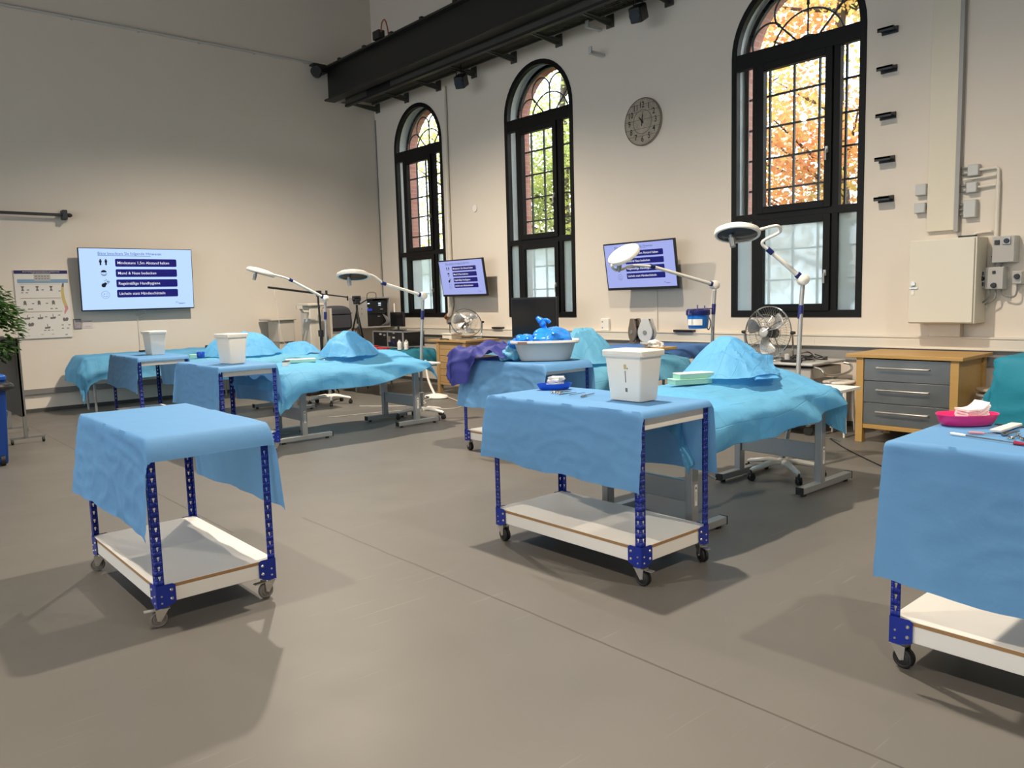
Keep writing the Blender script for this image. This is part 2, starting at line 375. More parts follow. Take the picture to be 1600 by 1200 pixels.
# ---------------------------------------------------------------- the setting
H = 9.5; X0, Y0 = -10.0, -8.0
o = MB().b2((X0-.2, Y0-.2, -.12), (XW+.65, YB+.3, 0)).build('floor', M_floor); struct(o)
o = MB().b2((X0-.2, YB, 0), (XW+.65, YB+.3, H)).build('wall_back', M_wall); struct(o)
mb = MB()
ys = [Y0-.2]+[v for y in (-3, 2, 7, 12) for v in (y-1.1, y+1.1)]+[YB]
for k in range(0, len(ys), 2): mb.b2((X0-.2, ys[k], 0), (X0, ys[k+1], H))
for k in range(1, len(ys)-1, 2): mb.b2((X0-.2, ys[k], 0), (X0, ys[k+1], 1.3)).b2((X0-.2, ys[k], 5.5), (X0, ys[k+1], H))  # unseen openings, cut to seat the added fill lights
struct(mb.build('wall_left', M_wall))
o = MB().b2((X0, Y0-.2, 0), (XW+.65, Y0, H)).build('wall_rear', M_wall); struct(o)
o = MB().b2((X0-.2, Y0-.2, H), (XW+.65, YB+.3, H+.2)).build('ceiling', mat('dark_ceiling', (.2, .19, .17), .9, noise_amt=.1)); struct(o)
WINS = [(12.83, .80), (9.45, .80), (4.99, .855)]      # centre along the wall, half width
ZS, ZT = 1.27, 5.355
def outline(c, hw, zb, zt, n=24):                     # arched outline, from the lower left corner round to the lower right one
    return [(c+hw, zb)]+[(c+hw*cos(pi*i/n), zt-hw+hw*sin(pi*i/n)) for i in range(n+1)]+[(c-hw, zb)]
def wall_face(mb, x, spans, mi=0):                    # face of the wall with arched holes, at plane x
    ys = YB
    for c, hw, zb, zt in spans:
        mb.add([(x, ys, 0), (x, c+hw, 0), (x, c+hw, H), (x, ys, H)], [(0, 1, 2, 3)], mi)
        mb.add([(x, c+hw, 0), (x, c-hw, 0), (x, c-hw, zb), (x, c+hw, zb)], [(0, 1, 2, 3)], mi)
        ol = outline(c, hw, zb, zt)[1:-1]
        for (a, za), (b, zb_) in zip(ol, ol[1:]):
            mb.add([(x, a, za), (x, b, zb_), (x, b, H), (x, a, H)], [(0, 1, 2, 3)], mi)
        ys = c-hw
    mb.add([(x, ys, 0), (x, Y0, 0), (x, Y0, H), (x, ys, H)], [(0, 1, 2, 3)], mi)
mb = MB()
wall_face(mb, XW, [(c, hw, ZS, ZT) for c, hw in WINS])
wall_face(mb, XW+.50, [(c, hw-.075, ZS+.03, ZT-.06) for c, hw in WINS], 2)
for c, hw in WINS:
    a = outline(c, hw, ZS, ZT); b = outline(c, hw-.075, ZS+.03, ZT-.06); n = len(a)
    for i in range(n):
        j = (i+1) % n
        mb.add([(XW, *a[i]), (XW, *a[j]), (XW+.27, *a[j]), (XW+.27, *a[i])], [(0, 1, 2, 3)], 1)
        mb.add([(XW+.27, *a[i]), (XW+.27, *a[j]), (XW+.27, *b[j]), (XW+.27, *b[i])], [(0, 1, 2, 3)], 1)
        mb.add([(XW+.27, *b[i]), (XW+.27, *b[j]), (XW+.50, *b[j]), (XW+.50, *b[i])], [(0, 1, 2, 3)], 2)
o = mb.build('wall_right', [M_wall, M_reveal, M_brick]); struct(o)

def band(mb, x0, x1, c, hw0, zb0, zt0, t, tb, mi=0):   # arched frame band of width t (tb at the sill)
    a = outline(c, hw0, zb0, zt0); b = outline(c, hw0-t, zb0+tb, zt0-t); n = len(a)
    for i in range(n):
        j = (i+1) % n; vs = []
        for x in (x0, x1): vs += [(x, *a[i]), (x, *a[j]), (x, *b[j]), (x, *b[i])]
        mb.add(vs, [(0, 1, 2, 3), (7, 6, 5, 4), (0, 4, 5, 1), (3, 2, 6, 7)], mi)
def ringframe(mb, x0, x1, y0, y1, z0, z1, t):
    mb.b2((x0, y0, z0), (x1, y0+t, z1)); mb.b2((x0, y1-t, z0), (x1, y1, z1))
    mb.b2((x0, y0+t, z0), (x1, y1-t, z0+t)); mb.b2((x0, y0+t, z1-t), (x1, y1-t, z1))
def window(k, c, hw):
    root = bpy.data.objects.new(f'window_{k}', None); C.objects.link(root); root.location = (XW, c, ZS); struct(root)
    ABS[root.name] = Vector((XW, c, ZS))
    x0, x1 = XW-.012, XW+.075
    mb = MB(); band(mb, x0, x1, c, hw, ZS, ZT, .075, .085)
    iw = hw-.07; m1 = .47*hw/.85; m2 = .555*hw/.85
    mb.b2((x0+.004, c-iw, 4.34), (x1, c+iw, 4.53)); mb.b2((x0+.004, c-iw, 2.47), (x1, c+iw, 2.56))
    for s in (-1, 1): mb.b2((x0+.006, c+s*m1-.012, ZS+.04), (x1, c+s*m2, 4.36))
    mb.build('window_frame', M_black, root, bev=.004)
    for z0, z1 in ((ZS+.075, 2.475), (2.55, 4.345)):
        mb = MB(); ringframe(mb, x0-.02, x1-.02, c-m1-.005, c+m1+.005, z0, z1, .085)
        sa = mb.build('casement_sash', M_black, root, bev=.004)
        hz = (z0+z1)/2-(.25 if z0 > 2 else .12)
        mb = MB(); mb.box((x0-.035, c-m1+.035, hz), (.035, .03, .07)); mb.tube([(x0-.05, c-m1+.035, hz), (x0-.07, c-m1+.035, hz-.01), (x0-.07, c-m1+.035, hz-.12)], .009)
        mb.build('window_handle', M_zinc, sa)
    mb = MB()
    def pane(y0, y1, z0, z1, name, m):
        MB().b2((XW+.03, y0, z0), (XW+.038, y1, z1)).build(name, m, root)
    for z0, z1, nm, m in ((ZS+.06, 2.5, 'frosted_pane', M_frost), (2.53, 4.37, 'clear_pane', M_glass)):
        pane(c-m1, c+m1, z0, z1, nm, m); pane(c-iw, c-m2+.01, z0, z1, nm, m); pane(c+m2-.01, c+iw, z0, z1, nm, m)
    ol = [(c+(hw-.05)*cos(pi*i/24), ZT-hw+(hw-.05)*sin(pi*i/24)) for i in range(25)]
    ol = [(c-(hw-.05), 4.5)]+[(c+(hw-.05), 4.5)]+ol
    MB().prism(ol, XW+.03, XW+.038, lambda a, b, h: (h, a, b)).build('arch_pane', M_glass, root)
    # the older iron lattice further out in the opening
    X = XW+.29; mb = MB(); q = hw-.03; band(mb, X-.02, X+.03, c, q+.02, ZS+.02, ZT-.02, .06, .06)
    t = .011
    for y in (-.49*hw/.85-.0, -.163*hw/.85, .163*hw/.85, .49*hw/.85): mb.b2((X-.01, c+y-t, ZS+.05), (X+.02, c+y+t, 4.46))
    z = 1.73
    while z < 4.4: mb.b2((X-.012, c-q, z-t), (X+.018, c+q, z+t)); z += .383
    mb.b2((X-.02, c-q, 4.42), (X+.03, c+q, 4.49))
    zc = 4.47; s_ = hw/.855
    def arcbar(r, a0, a1, cy=0, cz=0, n=20):
        mb.tube([(X+.004, c+cy+r*cos(a0+(a1-a0)*i/n), zc+cz+r*sin(a0+(a1-a0)*i/n)) for i in range(n+1)], .0125, 6)
    arcbar(.17*s_, 0, pi); arcbar(.47*s_, 0, pi)
    for a in (pi/4, pi/2, 3*pi/4): mb.tube([(X+.004, c+.17*s_*cos(a), zc+.17*s_*sin(a)), (X+.004, c+.55*s_*cos(a), zc+.55*s_*sin(a))], .0125, 6)
    for a in (pi/8, 3*pi/8, 5*pi/8, 7*pi/8):           # scalloped petals between the spokes
        rr = .225*s_; arcbar(rr, a-pi*.62, a+pi*.62, .56*s_*cos(a), .56*s_*sin(a))
    mb.build('iron_lattice', M_iron, root)
for k, (c, hw) in enumerate(WINS): window(k+1, c, hw)

# ducts, rails and skirtings
mb = MB(); mb.b2((XW-.065, Y0, .945), (XW, YB, 1.06)); mb.b2((XW-.075, Y0, 1.05), (XW, YB, 1.068)); mb.b2((XW-.072, Y0, .932), (XW, YB, .95))
for y in (4.66, 2.2, 7.9, 10.2): mb.b2((XW-.068, y, .95), (XW, y+.004, 1.05))
struct(mb.build('trim_1', M_trunk, bev=.003))
struct(MB().b2((XW-.03, Y0, .78), (XW, YB, .93)).build('duct_shadow_strip', mat('duct_shadow_grey', (.27, .26, .25), .7, noise_amt=.05)))  # grey strip standing in for the shadow band beneath the duct
mb = MB(); mb.b2((XW-.05, 3.17, 2.17), (XW, 3.44, H)); struct(mb.build('trim_3', mat('pale_vertical_duct', (.66, .6, .47), .5, noise_amt=.01), bev=.004))
mb = MB(); mb.b2((XW-.07, 3.125, 2.15), (XW-.0, 3.165, H)); struct(mb.build('trim_4', mat('grey_cable_tray', (.33, .32, .3), .5, noise_amt=.05)))
struct(MB().b2((X0, YB-.05, .29), (XW-.1, YB, .37)).build('trim_5', mat('grey_wall_rail', (.2, .19, .18), .5, noise_amt=.05)))
struct(MB().b2((X0, YB-.02, 0), (XW-.0, YB, .06)).build('baseboard_back', M_skirt))
struct(MB().b2((XW-.02, Y0, 0), (XW, YB-.02, .06)).build('baseboard_right', M_skirt))
mb = MB(); mb.cyl((X0, YB-.035, 6.2), (7.68, YB-.035, 6.2), .022, n=10)
for x in range(-5, 8): mb.box((x+.4, YB-.02, 6.2), (.03, .04, .06))
struct(mb.build('trim_6', mat('grey_painted_pipe', (.5, .48, .45), .5, noise_amt=.03)))
mb = MB(); mb.cyl((XW-.045, 11.85, 1.6), (XW-.045, 11.85, 5.45), .04, n=14); mb.tube(smoothpath([(XW-.045, 11.85, 1.62), (XW-.05, 11.84, 1.5), (XW-.045, 11.9, 1.36), (XW-.04, 11.96, 1.30)]), .04, 12)
struct(mb.build('trim_7', M_trunk))
mb = MB(); mb.cyl((XW-.05, 11.975, 1.3), (XW-.05, 12.03, 1.255), .045, n=14); mb.build('pipe_end', mat('copper_cap', (.35, .16, .08), .4, metal=.6, noise_amt=.1), bpy.data.objects['trim_7'])
struct(MB().b2((XW-.02, 7.045, 1.06), (XW, 7.08, 1.75)).build('trim_8', M_trunk))
struct(MB().cyl((4.035, YB-.012, .37), (4.035, YB-.012, 1.5), .008, n=8).build('trim_9', M_trunk))
struct(MB().cyl((XW-.01, YB-.02, 0.4), (XW-.01, YB-.02, 5.3), .012, n=8).build('trim_10', M_dgrey))

# crane runway girder along the window wall with a service walkway on brackets
root = thing('crane_girder', 'long dark steel crane runway girder high along the window wall', 'girder', (7.85, 14.2, 5.5))
ya, yb = -4.9, 14.22
mb = MB(); mb.b2((7.835, ya, 5.53), (7.865, yb, 6.10)); mb.build('girder_web', M_steel, root)
MB().b2((7.74, ya, 5.505), (7.96, yb, 5.535)).build('lower_flange', M_steel, root, bev=.004)
MB().b2((7.72, ya, 6.10), (7.98, yb, 6.13)).build('upper_flange', M_steel, root, bev=.004)
MB().b2((7.81, ya, 6.13), (7.89, yb, 6.19)).build('crane_rail', M_steel, root, bev=.01)
y = 13.6
while y > -4:
    for x in (7.76, 7.94): MB().box((x, y, 6.15), (.05, .07, .05)).build('rail_clamp', M_steel, root)
    y -= .9
mb = MB(); mb.box((7.76, 12.2, 6.22), (.12, .2, .14)); mb.build('junction_box', M_steel, root)
MB().tube(smoothpath([(7.75, 12.1, 6.25), (7.74, 12.05, 6.38), (7.75, 11.97, 6.42), (7.76, 11.92, 6.3), (7.77, 11.9, 6.16)]), .012, 8).build('cable_loop', mat('orange_brown_cable', (.3, .08, .03), .5, noise_amt=.1), root)
MB().b2((7.55, 14.05, 6.0), (7.75, 14.25, 6.14)).build('end_stop', M_steel, root)
o = tag(MB().b2((7.5, 14.12, 6.14), (7.76, 14.3, 6.17)).build('wall_bracket', M_steel), 'small black bracket on back wall at end of the girder', 'bracket')
root = thing('ceiling_speaker', 'small black round fitting hung beside the girder end on the back wall', 'fitting', (7.52, 14.12, 6.0))
mb = MB(); mb.cyl((7.55, 14.1, 5.98), (7.47, 14.0, 5.98), .1, n=20); mb.build('housing', M_dark, root); MB().cyl((7.56, 14.1, 6.0), (7.56, 14.1, 6.15), .012, n=8).build('bracket', M_dark, root)

root = thing('service_walkway', 'steel grating walkway on wall brackets beside the crane girder', 'walkway', (8.45, 13.0, 5.5))
ya, yb = -4.9, 13.95
mb = MB(); mb.b2((8.05, ya, 5.40), (8.075, yb, 5.68)); mb.build('kick_plate', M_steel2, root)
MB().b2((8.03, ya, 5.385), (8.10, yb, 5.425)).build('edge_channel', M_steel, root)
MB().b2((8.02, ya, 5.66), (8.09, yb, 5.69)).build('top_rail', M_steel, root)
mb = MB(); y = ya
while y < yb: mb.b2((8.08, y, 5.53), (8.66, y+.012, 5.56)); y += .045
for x in (8.09, 8.2, 8.31, 8.42, 8.53, 8.64): mb.b2((x, ya, 5.53), (x+.008, yb, 5.563))
mb.b2((8.08, ya, 5.558), (8.66, yb, 5.564))
mb.build('grating', M_grate, root)
MB().b2((8.64, ya, 5.5), (8.665, yb, 5.575)).build('inner_edge', M_steel2, root)
y = 14.16
for k in range(13):
    mb = MB(); mb.prism([(8.1, 5.53), (XW, 5.53), (XW, 5.49), (8.1, 5.515)], y-.05, y+.05, lambda a, b, h: (a, h, b))
    mb.prism([(8.16, 5.52), (XW, 5.52), (XW, 5.44), (8.86, 5.44)], y-.008, y+.008, lambda a, b, h: (a, h, b)); mb.b2((XW-.02, y-.07, 5.42), (XW, y+.07, 5.6))
    mb.build('wall_bracket', M_steel2, root); y -= 1.05
MB().b2((8.04, 12.35, 5.43), (8.048, 13.15, 5.63)).build('dark_plate', M_dark, root)

def spotlight(x, y, z, label, yawd):
    root = thing('stage_spotlight', label, 'spotlight', (x, y, z), 'black spotlights under the walkway')
    rot = Matrix.Rotation(R(yawd), 3, 'Z') @ Matrix.Rotation(R(28), 3, 'X')
    mb = MB(); mb.box((x, y, z), (.17, .26, .2), rot); mb.build('lamp_housing', M_dark, root, bev=.02)
    p = Vector((x, y, z))+rot @ Vector((0, -.14, 0)); q = Vector((x, y, z))+rot @ Vector((0, -.13, 0)); mb = MB(); mb.cyl(q, p+(p-q), .075, n=20); mb.build('lens', M_glassd, root)
    mb = MB(); mb.tube([(x-.1, y, z), (x-.1, y, z+.16), (x+.1, y, z+.16), (x+.1, y, z)], .01, 6); mb.cyl((x, y, z+.16), (x, y, 5.53), .012, n=8); mb.build('yoke', M_dark, root)
    MB().tube(smoothpath([(x+.06, y+.08, z+.08), (x+.14, y+.12, z+.06), (x+.12, y+.15, z+.18), (x+.05, y+.1, 5.53)]), .008, 6).build('cable', M_dark, root)
spotlight(8.5, 10.85, 5.27, 'black spotlight under the walkway between the two farther windows', -60)
spotlight(8.5, 7.0, 5.30, 'black spotlight under the walkway above the wall clock', -75)
for z, y in ((5.42, 8.05), (5.05, 8.0)):
    o = MB().b2((8.62, y-.03, z), (XW, y+.03, z+.04)).b2((8.62, y-.03, z), (8.64, y+.03, z+.1)).build('wall_hook', M_grey)
    tag(o, 'white flat bracket stub just under the walkway right of middle window' if z > 5.3 else 'lower white flat bracket stub on wall right of middle window', 'bracket')
root = thing('steel_beam', 'short dark steel rail high on the back wall', 'beam', (9.0, 14.2, 7.75))
mb = MB(); mb.b2((7.2, 14.1, 7.72), (8.85, 14.3, 7.86)); mb.b2((7.2, 14.0, 7.70), (8.9, 14.3, 7.74)); mb.build('rail', M_steel, root)

# ---------------------------------------------------------------- blue shelving carts
def slotted_plate(mb, fn, w_, z0, z1):     # fn(a, z): strip of width w_ with keyhole slots punched through
    cols = [0, w_*.5-.006, w_*.5-.003, w_*.5+.003, w_*.5+.006, w_]
    zs = [z0]; z = z0+.03; cells = []
    while z+.03 < z1:
        cells.append((zs[-1], z, 's')); cells.append((z, z+.011, 'n')); cells.append((z+.011, z+.021, 'w')); zs.append(z+.021); z += .05
    cells.append((zs[-1], z1, 's'))
    for a, b, t in cells:
        for i in range(5):
            if (t == 'n' and i == 2) or (t == 'w' and i in (1, 2, 3)): continue
            mb.add([fn(cols[i], a), fn(cols[i+1], a), fn(cols[i+1], b), fn(cols[i], b)], [(0, 1, 2, 3)])
def bolt(mb, p, n, r=.009, mi=1): p = Vector(p); n = Vector(n); mb.cyl(p, p+n*.005, r, r*.6, 10, mi)
CW, CL, CH = .62, 1.23, .955
def make_cart(wheelmat, single):
    root = bpy.data.objects.new('shelf_cart', None); C.objects.link(root); ABS[root.name] = Vector((0, 0, 0)); root['category'] = 'cart'
    hx, hy = CW/2, CL/2
    for sx in (-1, 1):
        for sy in (-1, 1):
            X, Y = sx*hx, sy*hy
            mb = MB(); slotted_plate(mb, lambda a, z: (X-sx*a, Y, z), .04, .118, CH); slotted_plate(mb, lambda a, z: (X, Y-sy*a, z), .04, .118, CH)
            mb.build('post', M_blue, root, solid=.002, world=False)
            e = .0025; mb = MB()
            pl = [(-.002, .105), (.045, .105), (.092, .125), (.092, .212), (.078, .222), (-.002, .222)]
            mb.prism(pl, 0, e, lambda a, z, h: (X-sx*a, Y+sy*(h+.001), z)); mb.prism(pl, 0, e, lambda a, z, h: (X+sx*(h+.001), Y-sy*a, z))
            for a, z in ((.072, .145), (.072, .19)): bolt(mb, (X-sx*a, Y+sy*.003, z), (0, sy, 0)); bolt(mb, (X+sx*.003, Y-sy*a, z), (sx, 0, 0))
            for a, z in ((.022, .13), (.022, .165)): bolt(mb, (X-sx*a, Y+sy*.003, z), (0, sy, 0), .006); bolt(mb, (X+sx*.003, Y-sy*a, z), (sx, 0, 0), .006)
            mb.build('corner_plate', [M_blue, M_zinc], root, world=False)
            cx, cy = X-sx*.03, Y-sy*.03
            mb = MB(); mb.box((cx, cy, .108), (.055, .055, .006)); mb.cyl((cx, cy, .09), (cx, cy, .108), .018, n=12)
            a = random.uniform(-.5, .5)+(0 if single else pi/2); d = Vector((cos(a), sin(a), 0)); nrm = Vector((-sin(a), cos(a), 0)); ax = Vector((cx, cy, .043))-d*.02
            for s in (-1, 1):
                k = .022
                mb.prism([(.03, .098), (-.035, .098), (-.03, .04), (-.012, .034)], 0, .002, lambda u, z, h: Vector((cx, cy, z))+d*u+nrm*s*(k+h))
            mb.box((cx, cy, .095), (.07, .046, .004), Matrix.Rotation(a, 3, 'Z'))
            mb.cyl(ax-nrm*.03, ax+nrm*.03, .005, n=8)
            cas = mb.build('caster', M_zinc, root, world=False)
            rot = lookrot(nrm)
            for off in ((0,) if single else (-.011, .011)):
                mb = MB(); hw_ = .014 if single else .009
                mb.lathe([(0, -hw_), (.026, -hw_), (.030, -hw_*.7), (.034, -hw_), (.0405, -hw_*.8), (.043, 0), (.0405, hw_*.8), (.034, hw_), (.030, hw_*.7), (.026, hw_), (0, hw_)], ax+nrm*off, 24, rot)
                mb.build('wheel', wheelmat, cas, world=False)
            if sy < 0:
                mb = MB(); p = Vector((cx, cy, .092))+d*(-.03); mb.box(p-d*.028, (.055, .03, .005), Matrix.Rotation(a, 3, 'Z')); mb.build('brake_lever', M_zinc, cas, world=False)
    for nm, zb, zt in (('lower', .125, .2), ('upper', .865, .937)):
        for sx in (-1, 1):
            MB().b2((sx*(hx-.005), -hy+.035, zb), (sx*(hx-.03), hy-.035, zt)).build(nm+'_side_rail', M_white, root, bev=.003, world=False)
        for sy in (-1, 1):
            MB().b2((-hx+.035, sy*(hy-.005), zb), (hx-.035, sy*(hy-.03), zt)).build(nm+'_end_rail', M_white, root, bev=.003, world=False)
        b_ = MB().b2((-hx+.003, -hy+.003, zt), (hx-.003, hy-.003, zt+.016)).build(nm+'_board', M_mdf, root, world=False)
        MB().b2((-hx+.003, -hy+.003, zt+.016), (hx-.003, hy-.003, zt+.0185)).build(nm+'_laminate', M_white, b_, world=False)
    return root
GC = 'blue steel carts with a white lower shelf'
cart_a = make_cart(M_grub, True); cart_b = make_cart(M_rubber, False)
CARTS = {}
def place_cart(key, src, x, y, label, first=False):
    c = src if first else copy_tree(src); c.location = (x+CW/2, y+CL/2, 0); c['label'] = label; c['category'] = 'cart'; c['group'] = GC
    CARTS[key] = (x, y)
place_cart(1, cart_a, 1.12, 4.02, 'blue steel cart with empty top at front left, grey castors, white lower shelf', True)
place_cart(2, cart_b, 3.245, 2.69, 'blue steel cart in centre carrying white container and blue dish, black castors', True)
place_cart(3, cart_b, 5.03, 5.33, 'blue steel cart behind the centre one, under grey tub and violet gown')
place_cart(4, cart_b, 3.28, .14, 'blue steel cart cut off by right edge, under the pink dish')
place_cart(5, cart_a, 3.01, 8.05, 'blue steel cart behind the front left one, under a white container')
place_cart(6, cart_a, 2.95, 10.6, 'blue steel cart farthest back at left, near the wall screen, under a container')

ZC = .972
def cart_drape(key, label, dn=.45, df=.5, en=.09, ef=.1, drop_near=.05, drop_far=.06, seed=0, skew=0, flare=.035, dxn=None, dxf=None, hem=None):
    """sheet over a cart: hangs on both long sides, short overhang at the two ends"""
    x, y = CARTS[key]; cx, cy = x+CW/2, y+CL/2; hx, hy = CW/2+.006, CL/2
    nu, nv = 90, 84; r = .022
    def f(u, v):
        L_ = CL+en+ef; s = -hy-en+v*L_                                   # along the cart
        over = max(0, -hy-s)/max(en, 1e-3) if s < -hy else (max(0, s-hy)/max(ef, 1e-3) if s > hy else 0)
        dr = (drop_near if s < 0 else drop_far)*over**1.6
        yy = s if abs(s) < hy else math.copysign(hy+(abs(s)-hy)*(1-.35*over), s)
        wob = nz(s*2.3+seed, 3.1, seed)*.03+nz(s*7, seed)*.008
        d1 = dn+skew*s+wob+(hem(s) if hem else 0); d2 = df-skew*s+nz(s*2.1, 7.7, seed)*.03
        tot = d1+2*hx+d2; t = u*tot
        if t < d1:
            h = d1-t; fl = flare*(h/d1)*(1+.9*max(0, s/hy))+.004
            fold = (nz(s*5+seed, h*1.2, 2)*.012+nz(s*13, h*3+seed, 5)*.004)*min(1, h*6)
            px, pz = -hx-fl-fold-r*(0 if h > r else 0), ZC-h
            if h < .02: px += .01*(1-h/.02)
        elif t > d1+2*hx:
            h = t-d1-2*hx; fl = flare*(h/d2)+.004
            fold = (nz(s*5+seed, h*1.2, 9)*.012+nz(s*13, h*3+seed, 11)*.004)*min(1, h*6)
            px, pz = hx+fl+fold, ZC-h
            if h < .02: px -= .01*(1-h/.02)
        else:
            px = t-d1-hx; pz = ZC+nz(px*3+seed, s*3, 1)*.0025+nz(px*11, s*11+seed, 4)*.0012
        edge = min(1, abs(px)/hx)
        cr = nz(px*4+s*3, pz*5, seed+3)
        pz += -dr*(1 if abs(px) <= hx else max(.25, 1-6*(ZC-pz)))+.004*cr*over
        ridge = 1-abs(nz(s*4.5+px*6+pz*5, pz*6-s*2.5, seed+20))*4
        if ridge > 0 and t < d1: px -= .006*ridge*min(1, (d1-t)*5)
        if t < d1:                                                   # gathered creases below the table edge
            g = 1-abs(nz(s*1.6+seed, (d1-t)*14+s*1.5, seed+31))*4
            if g > 0: px -= .007*g*math.exp(-(d1-t)*5)*min(1, (d1-t)*30)
        return Vector((cx+px, cy+yy, pz))
    mb = MB(); mb.grid(f, nu, nv, uvs=lambda u, v: (u*1.5+seed, v*1.4))
    o = mb.build('surgical_drape', M_drape, ang=60); tag(o, label, 'drape', 'light blue drapes over the carts')
    return o
cart_drape(1, 'light blue drape hanging over the empty-topped front left cart', dn=.47, df=.47, en=.10, ef=.03, drop_near=.115, drop_far=.0, seed=1, skew=-.02)
cart_drape(2, 'light blue drape on centre cart with white container and blue dish on it', dn=.42, df=.45, en=.05, ef=.08, drop_near=.035, drop_far=.01, seed=5, skew=-.035, flare=.03)
cart_drape(3, 'light blue drape on the cart under the grey tub', dn=.5, df=.5, en=.09, ef=.03, drop_near=.07, seed=9, skew=-.03)
cart_drape(4, 'light blue drape on the cart with the pink dish at right edge', dn=.585, df=.5, en=.05, ef=.06, drop_far=.012, seed=13, skew=.0, flare=.035)
cart_drape(5, 'light blue drape on the cart directly behind the front left one', dn=.47, df=.46, en=.06, ef=.05, drop_near=.05, drop_far=.02, seed=17, skew=-.02)
cart_drape(6, 'light blue drape on the farthest left cart near the wall screen', dn=.42, df=.45, en=.06, ef=.03, drop_near=.05, drop_far=.02, seed=21, skew=-.03)

# ---------------------------------------------------------------- white disposal containers
def container(x, y, z, rz, label, sc=1.0, sticker=False):
    root = thing('waste_container', label, 'container', (x, y, z), 'white tapered disposal containers')
    rot = Matrix.Rotation(rz, 3, 'Z'); P = lambda a, b, c: Vector((x, y, z))+rot @ Vector((a*sc, b*sc, c*sc))
    mb = MB(); rows = []
    def rr(hx, hy, zz, r=.018, n=5):
        o_ = []
        for sx, sy, a0 in ((1, 1, 0), (-1, 1, pi/2), (-1, -1, pi), (1, -1, 3*pi/2)):
            for i in range(n): a = a0+pi/2*i/(n-1); o_.append(P(sx*(hx-r)+r*cos(a), sy*(hy-r)+r*sin(a), zz))
        return o_
    def loft(rs):
        n = len(rs[0]); vs = [p for q in rs for p in q]; fs = [tuple(range(n-1, -1, -1)), tuple(range((len(rs)-1)*n, len(rs)*n))]
        for i in range(len(rs)-1):
            for k in range(n): fs.append((i*n+k, i*n+(k+1) % n, (i+1)*n+(k+1) % n, (i+1)*n+k))
        mb.add(vs, fs)
    loft([rr(.085, .125, .002), rr(.087, .127, .006), rr(.105, .15, .27), rr(.105, .15, .285)])
    mb.build('bin_body', M_white2, root, ang=30)
    mb = MB(); loft([rr(.118, .163, .283), rr(.12, .165, .287), rr(.12, .165, .318), rr(.115, .16, .324)]); mb.build('lid', M_white2, root, ang=30)
    if sticker:
        mb = MB()
        for a, b, c0, c1, mi in ((-.02, .02, .09, .24, 0), (-.008, .012, .205, .235, 1), (-.001, .006, .12, .195, 2), (-.009, .009, .06, .085, 2), (-.02, -.012, .205, .215, 2)):
            q = lambda b_, c_, e_: P(-(.085+.02*c_/.285)-.0015-e_, b_-.02, c_)
            e_ = .0008*(mi > 0)
            mb.add([q(a, c0, e_), q(b, c0, e_), q(b, c1, e_), q(a, c1, e_)], [(0, 1, 2, 3)], mi)
        mb.build('sticker', [M_white, M_pyel, M_pgrey], root)
container(3.60, 3.03, ZC+.003, 0.0, 'white tapered disposal container on centre cart, small yellow and black sticker', .93, True)
container(3.32, 8.44, ZC+.003, .1, 'white disposal container on the cart behind the front left one')
container(3.32, 11.1, ZC+.003, .05, 'white disposal container farthest back, in front of the lit wall screen', .98)

# ---------------------------------------------------------------- dishes, gauze and instruments
def kidney(name, x, y, z, rz, L_, W_, hgt, m, label, cat='dish'):
    rot = Matrix.Rotation(rz, 3, 'Z'); n = 40
    def pt(a, k, zz):
        px = L_/2*cos(a)*k; py = W_/2*sin(a)*k
        py += .10*W_*(1-(2*px/L_)**2)*(1 if True else 0)-(.16*W_*max(0, sin(a))**2*(1-abs(cos(a))))
        return Vector((x, y, z+zz))+rot @ Vector((px, py, 0))
    prof = [(.80, 0), (.86, .004), (.96, hgt*.6), (1.0, hgt), (1.03, hgt+.001), (1.03, hgt-.003), (.98, hgt-.004), (.93, hgt*.6), (.82, .006), (.0, .005)]
    mb = MB(); vs = [pt(2*pi*k/n, r, zz) for r, zz in prof for k in range(n)]; fs = [tuple(range(n-1, -1, -1))]
    for i in range(len(prof)-1):
        for k in range(n): fs.append((i*n+k, i*n+(k+1) % n, (i+1)*n+(k+1) % n, (i+1)*n+k))
    mb.add(vs, fs); return tag(mb.build(name, m, ang=40), label, cat)
def gauze_stack(x, y, z, rz, n, label, mats, sz=.1, curl=.0):
    root = thing('gauze_stack', label, 'gauze', (x, y, z))
    for i in range(n):
        rot = Matrix.Rotation(rz+random.uniform(-.25, .25)*(1 if curl == 0 else .2), 3, 'Z'); t = .009; ox, oy = random.uniform(-.008, .008), random.uniform(-.008, .008); s0 = i
        mb = MB()
        def top(u, v, zz):
            a, b = (u-.5)*sz, (v-.5)*sz
            return Vector((x+ox, y+oy, z+i*t+zz+.004*nz(a*30+i, b*30)+(curl*max(0, u-.55)**1.5*(i/n+.3)*2)))+rot @ Vector((a, b, 0))
        mb.grid(lambda u, v: top(u, v, t), 8, 8); mb.grid(lambda u, v: top(u, v, 0), 8, 8)
        for k in range(8):
            for (u0, v0), (u1, v1) in (((k/8, 0), ((k+1)/8, 0)), ((k/8, 1), ((k+1)/8, 1)), ((0, k/8), (0, (k+1)/8)), ((1, k/8), (1, (k+1)/8))):
                mb.add([top(u0, v0, 0), top(u1, v1, 0), top(u1, v1, t), top(u0, v0, t)], [(0, 1, 2, 3)])
        mb.build('gauze_pad', mats, root)
kidney('kidney_dish', 3.69, 3.80, ZC+.004, -.62, .235, .14, .038, M_dish, 'blue kidney dish on centre cart holding gauze')
gauze_stack(3.715, 3.81, ZC+.014, .3, 8, 'crumpled white gauze pile in the blue dish', M_gauze, .085)
kidney('kidney_dish', 3.83, 1.285, ZC+.004, -.65, .265, .19, .05, M_pink, 'pink kidney dish on the right-edge cart holding gauze')
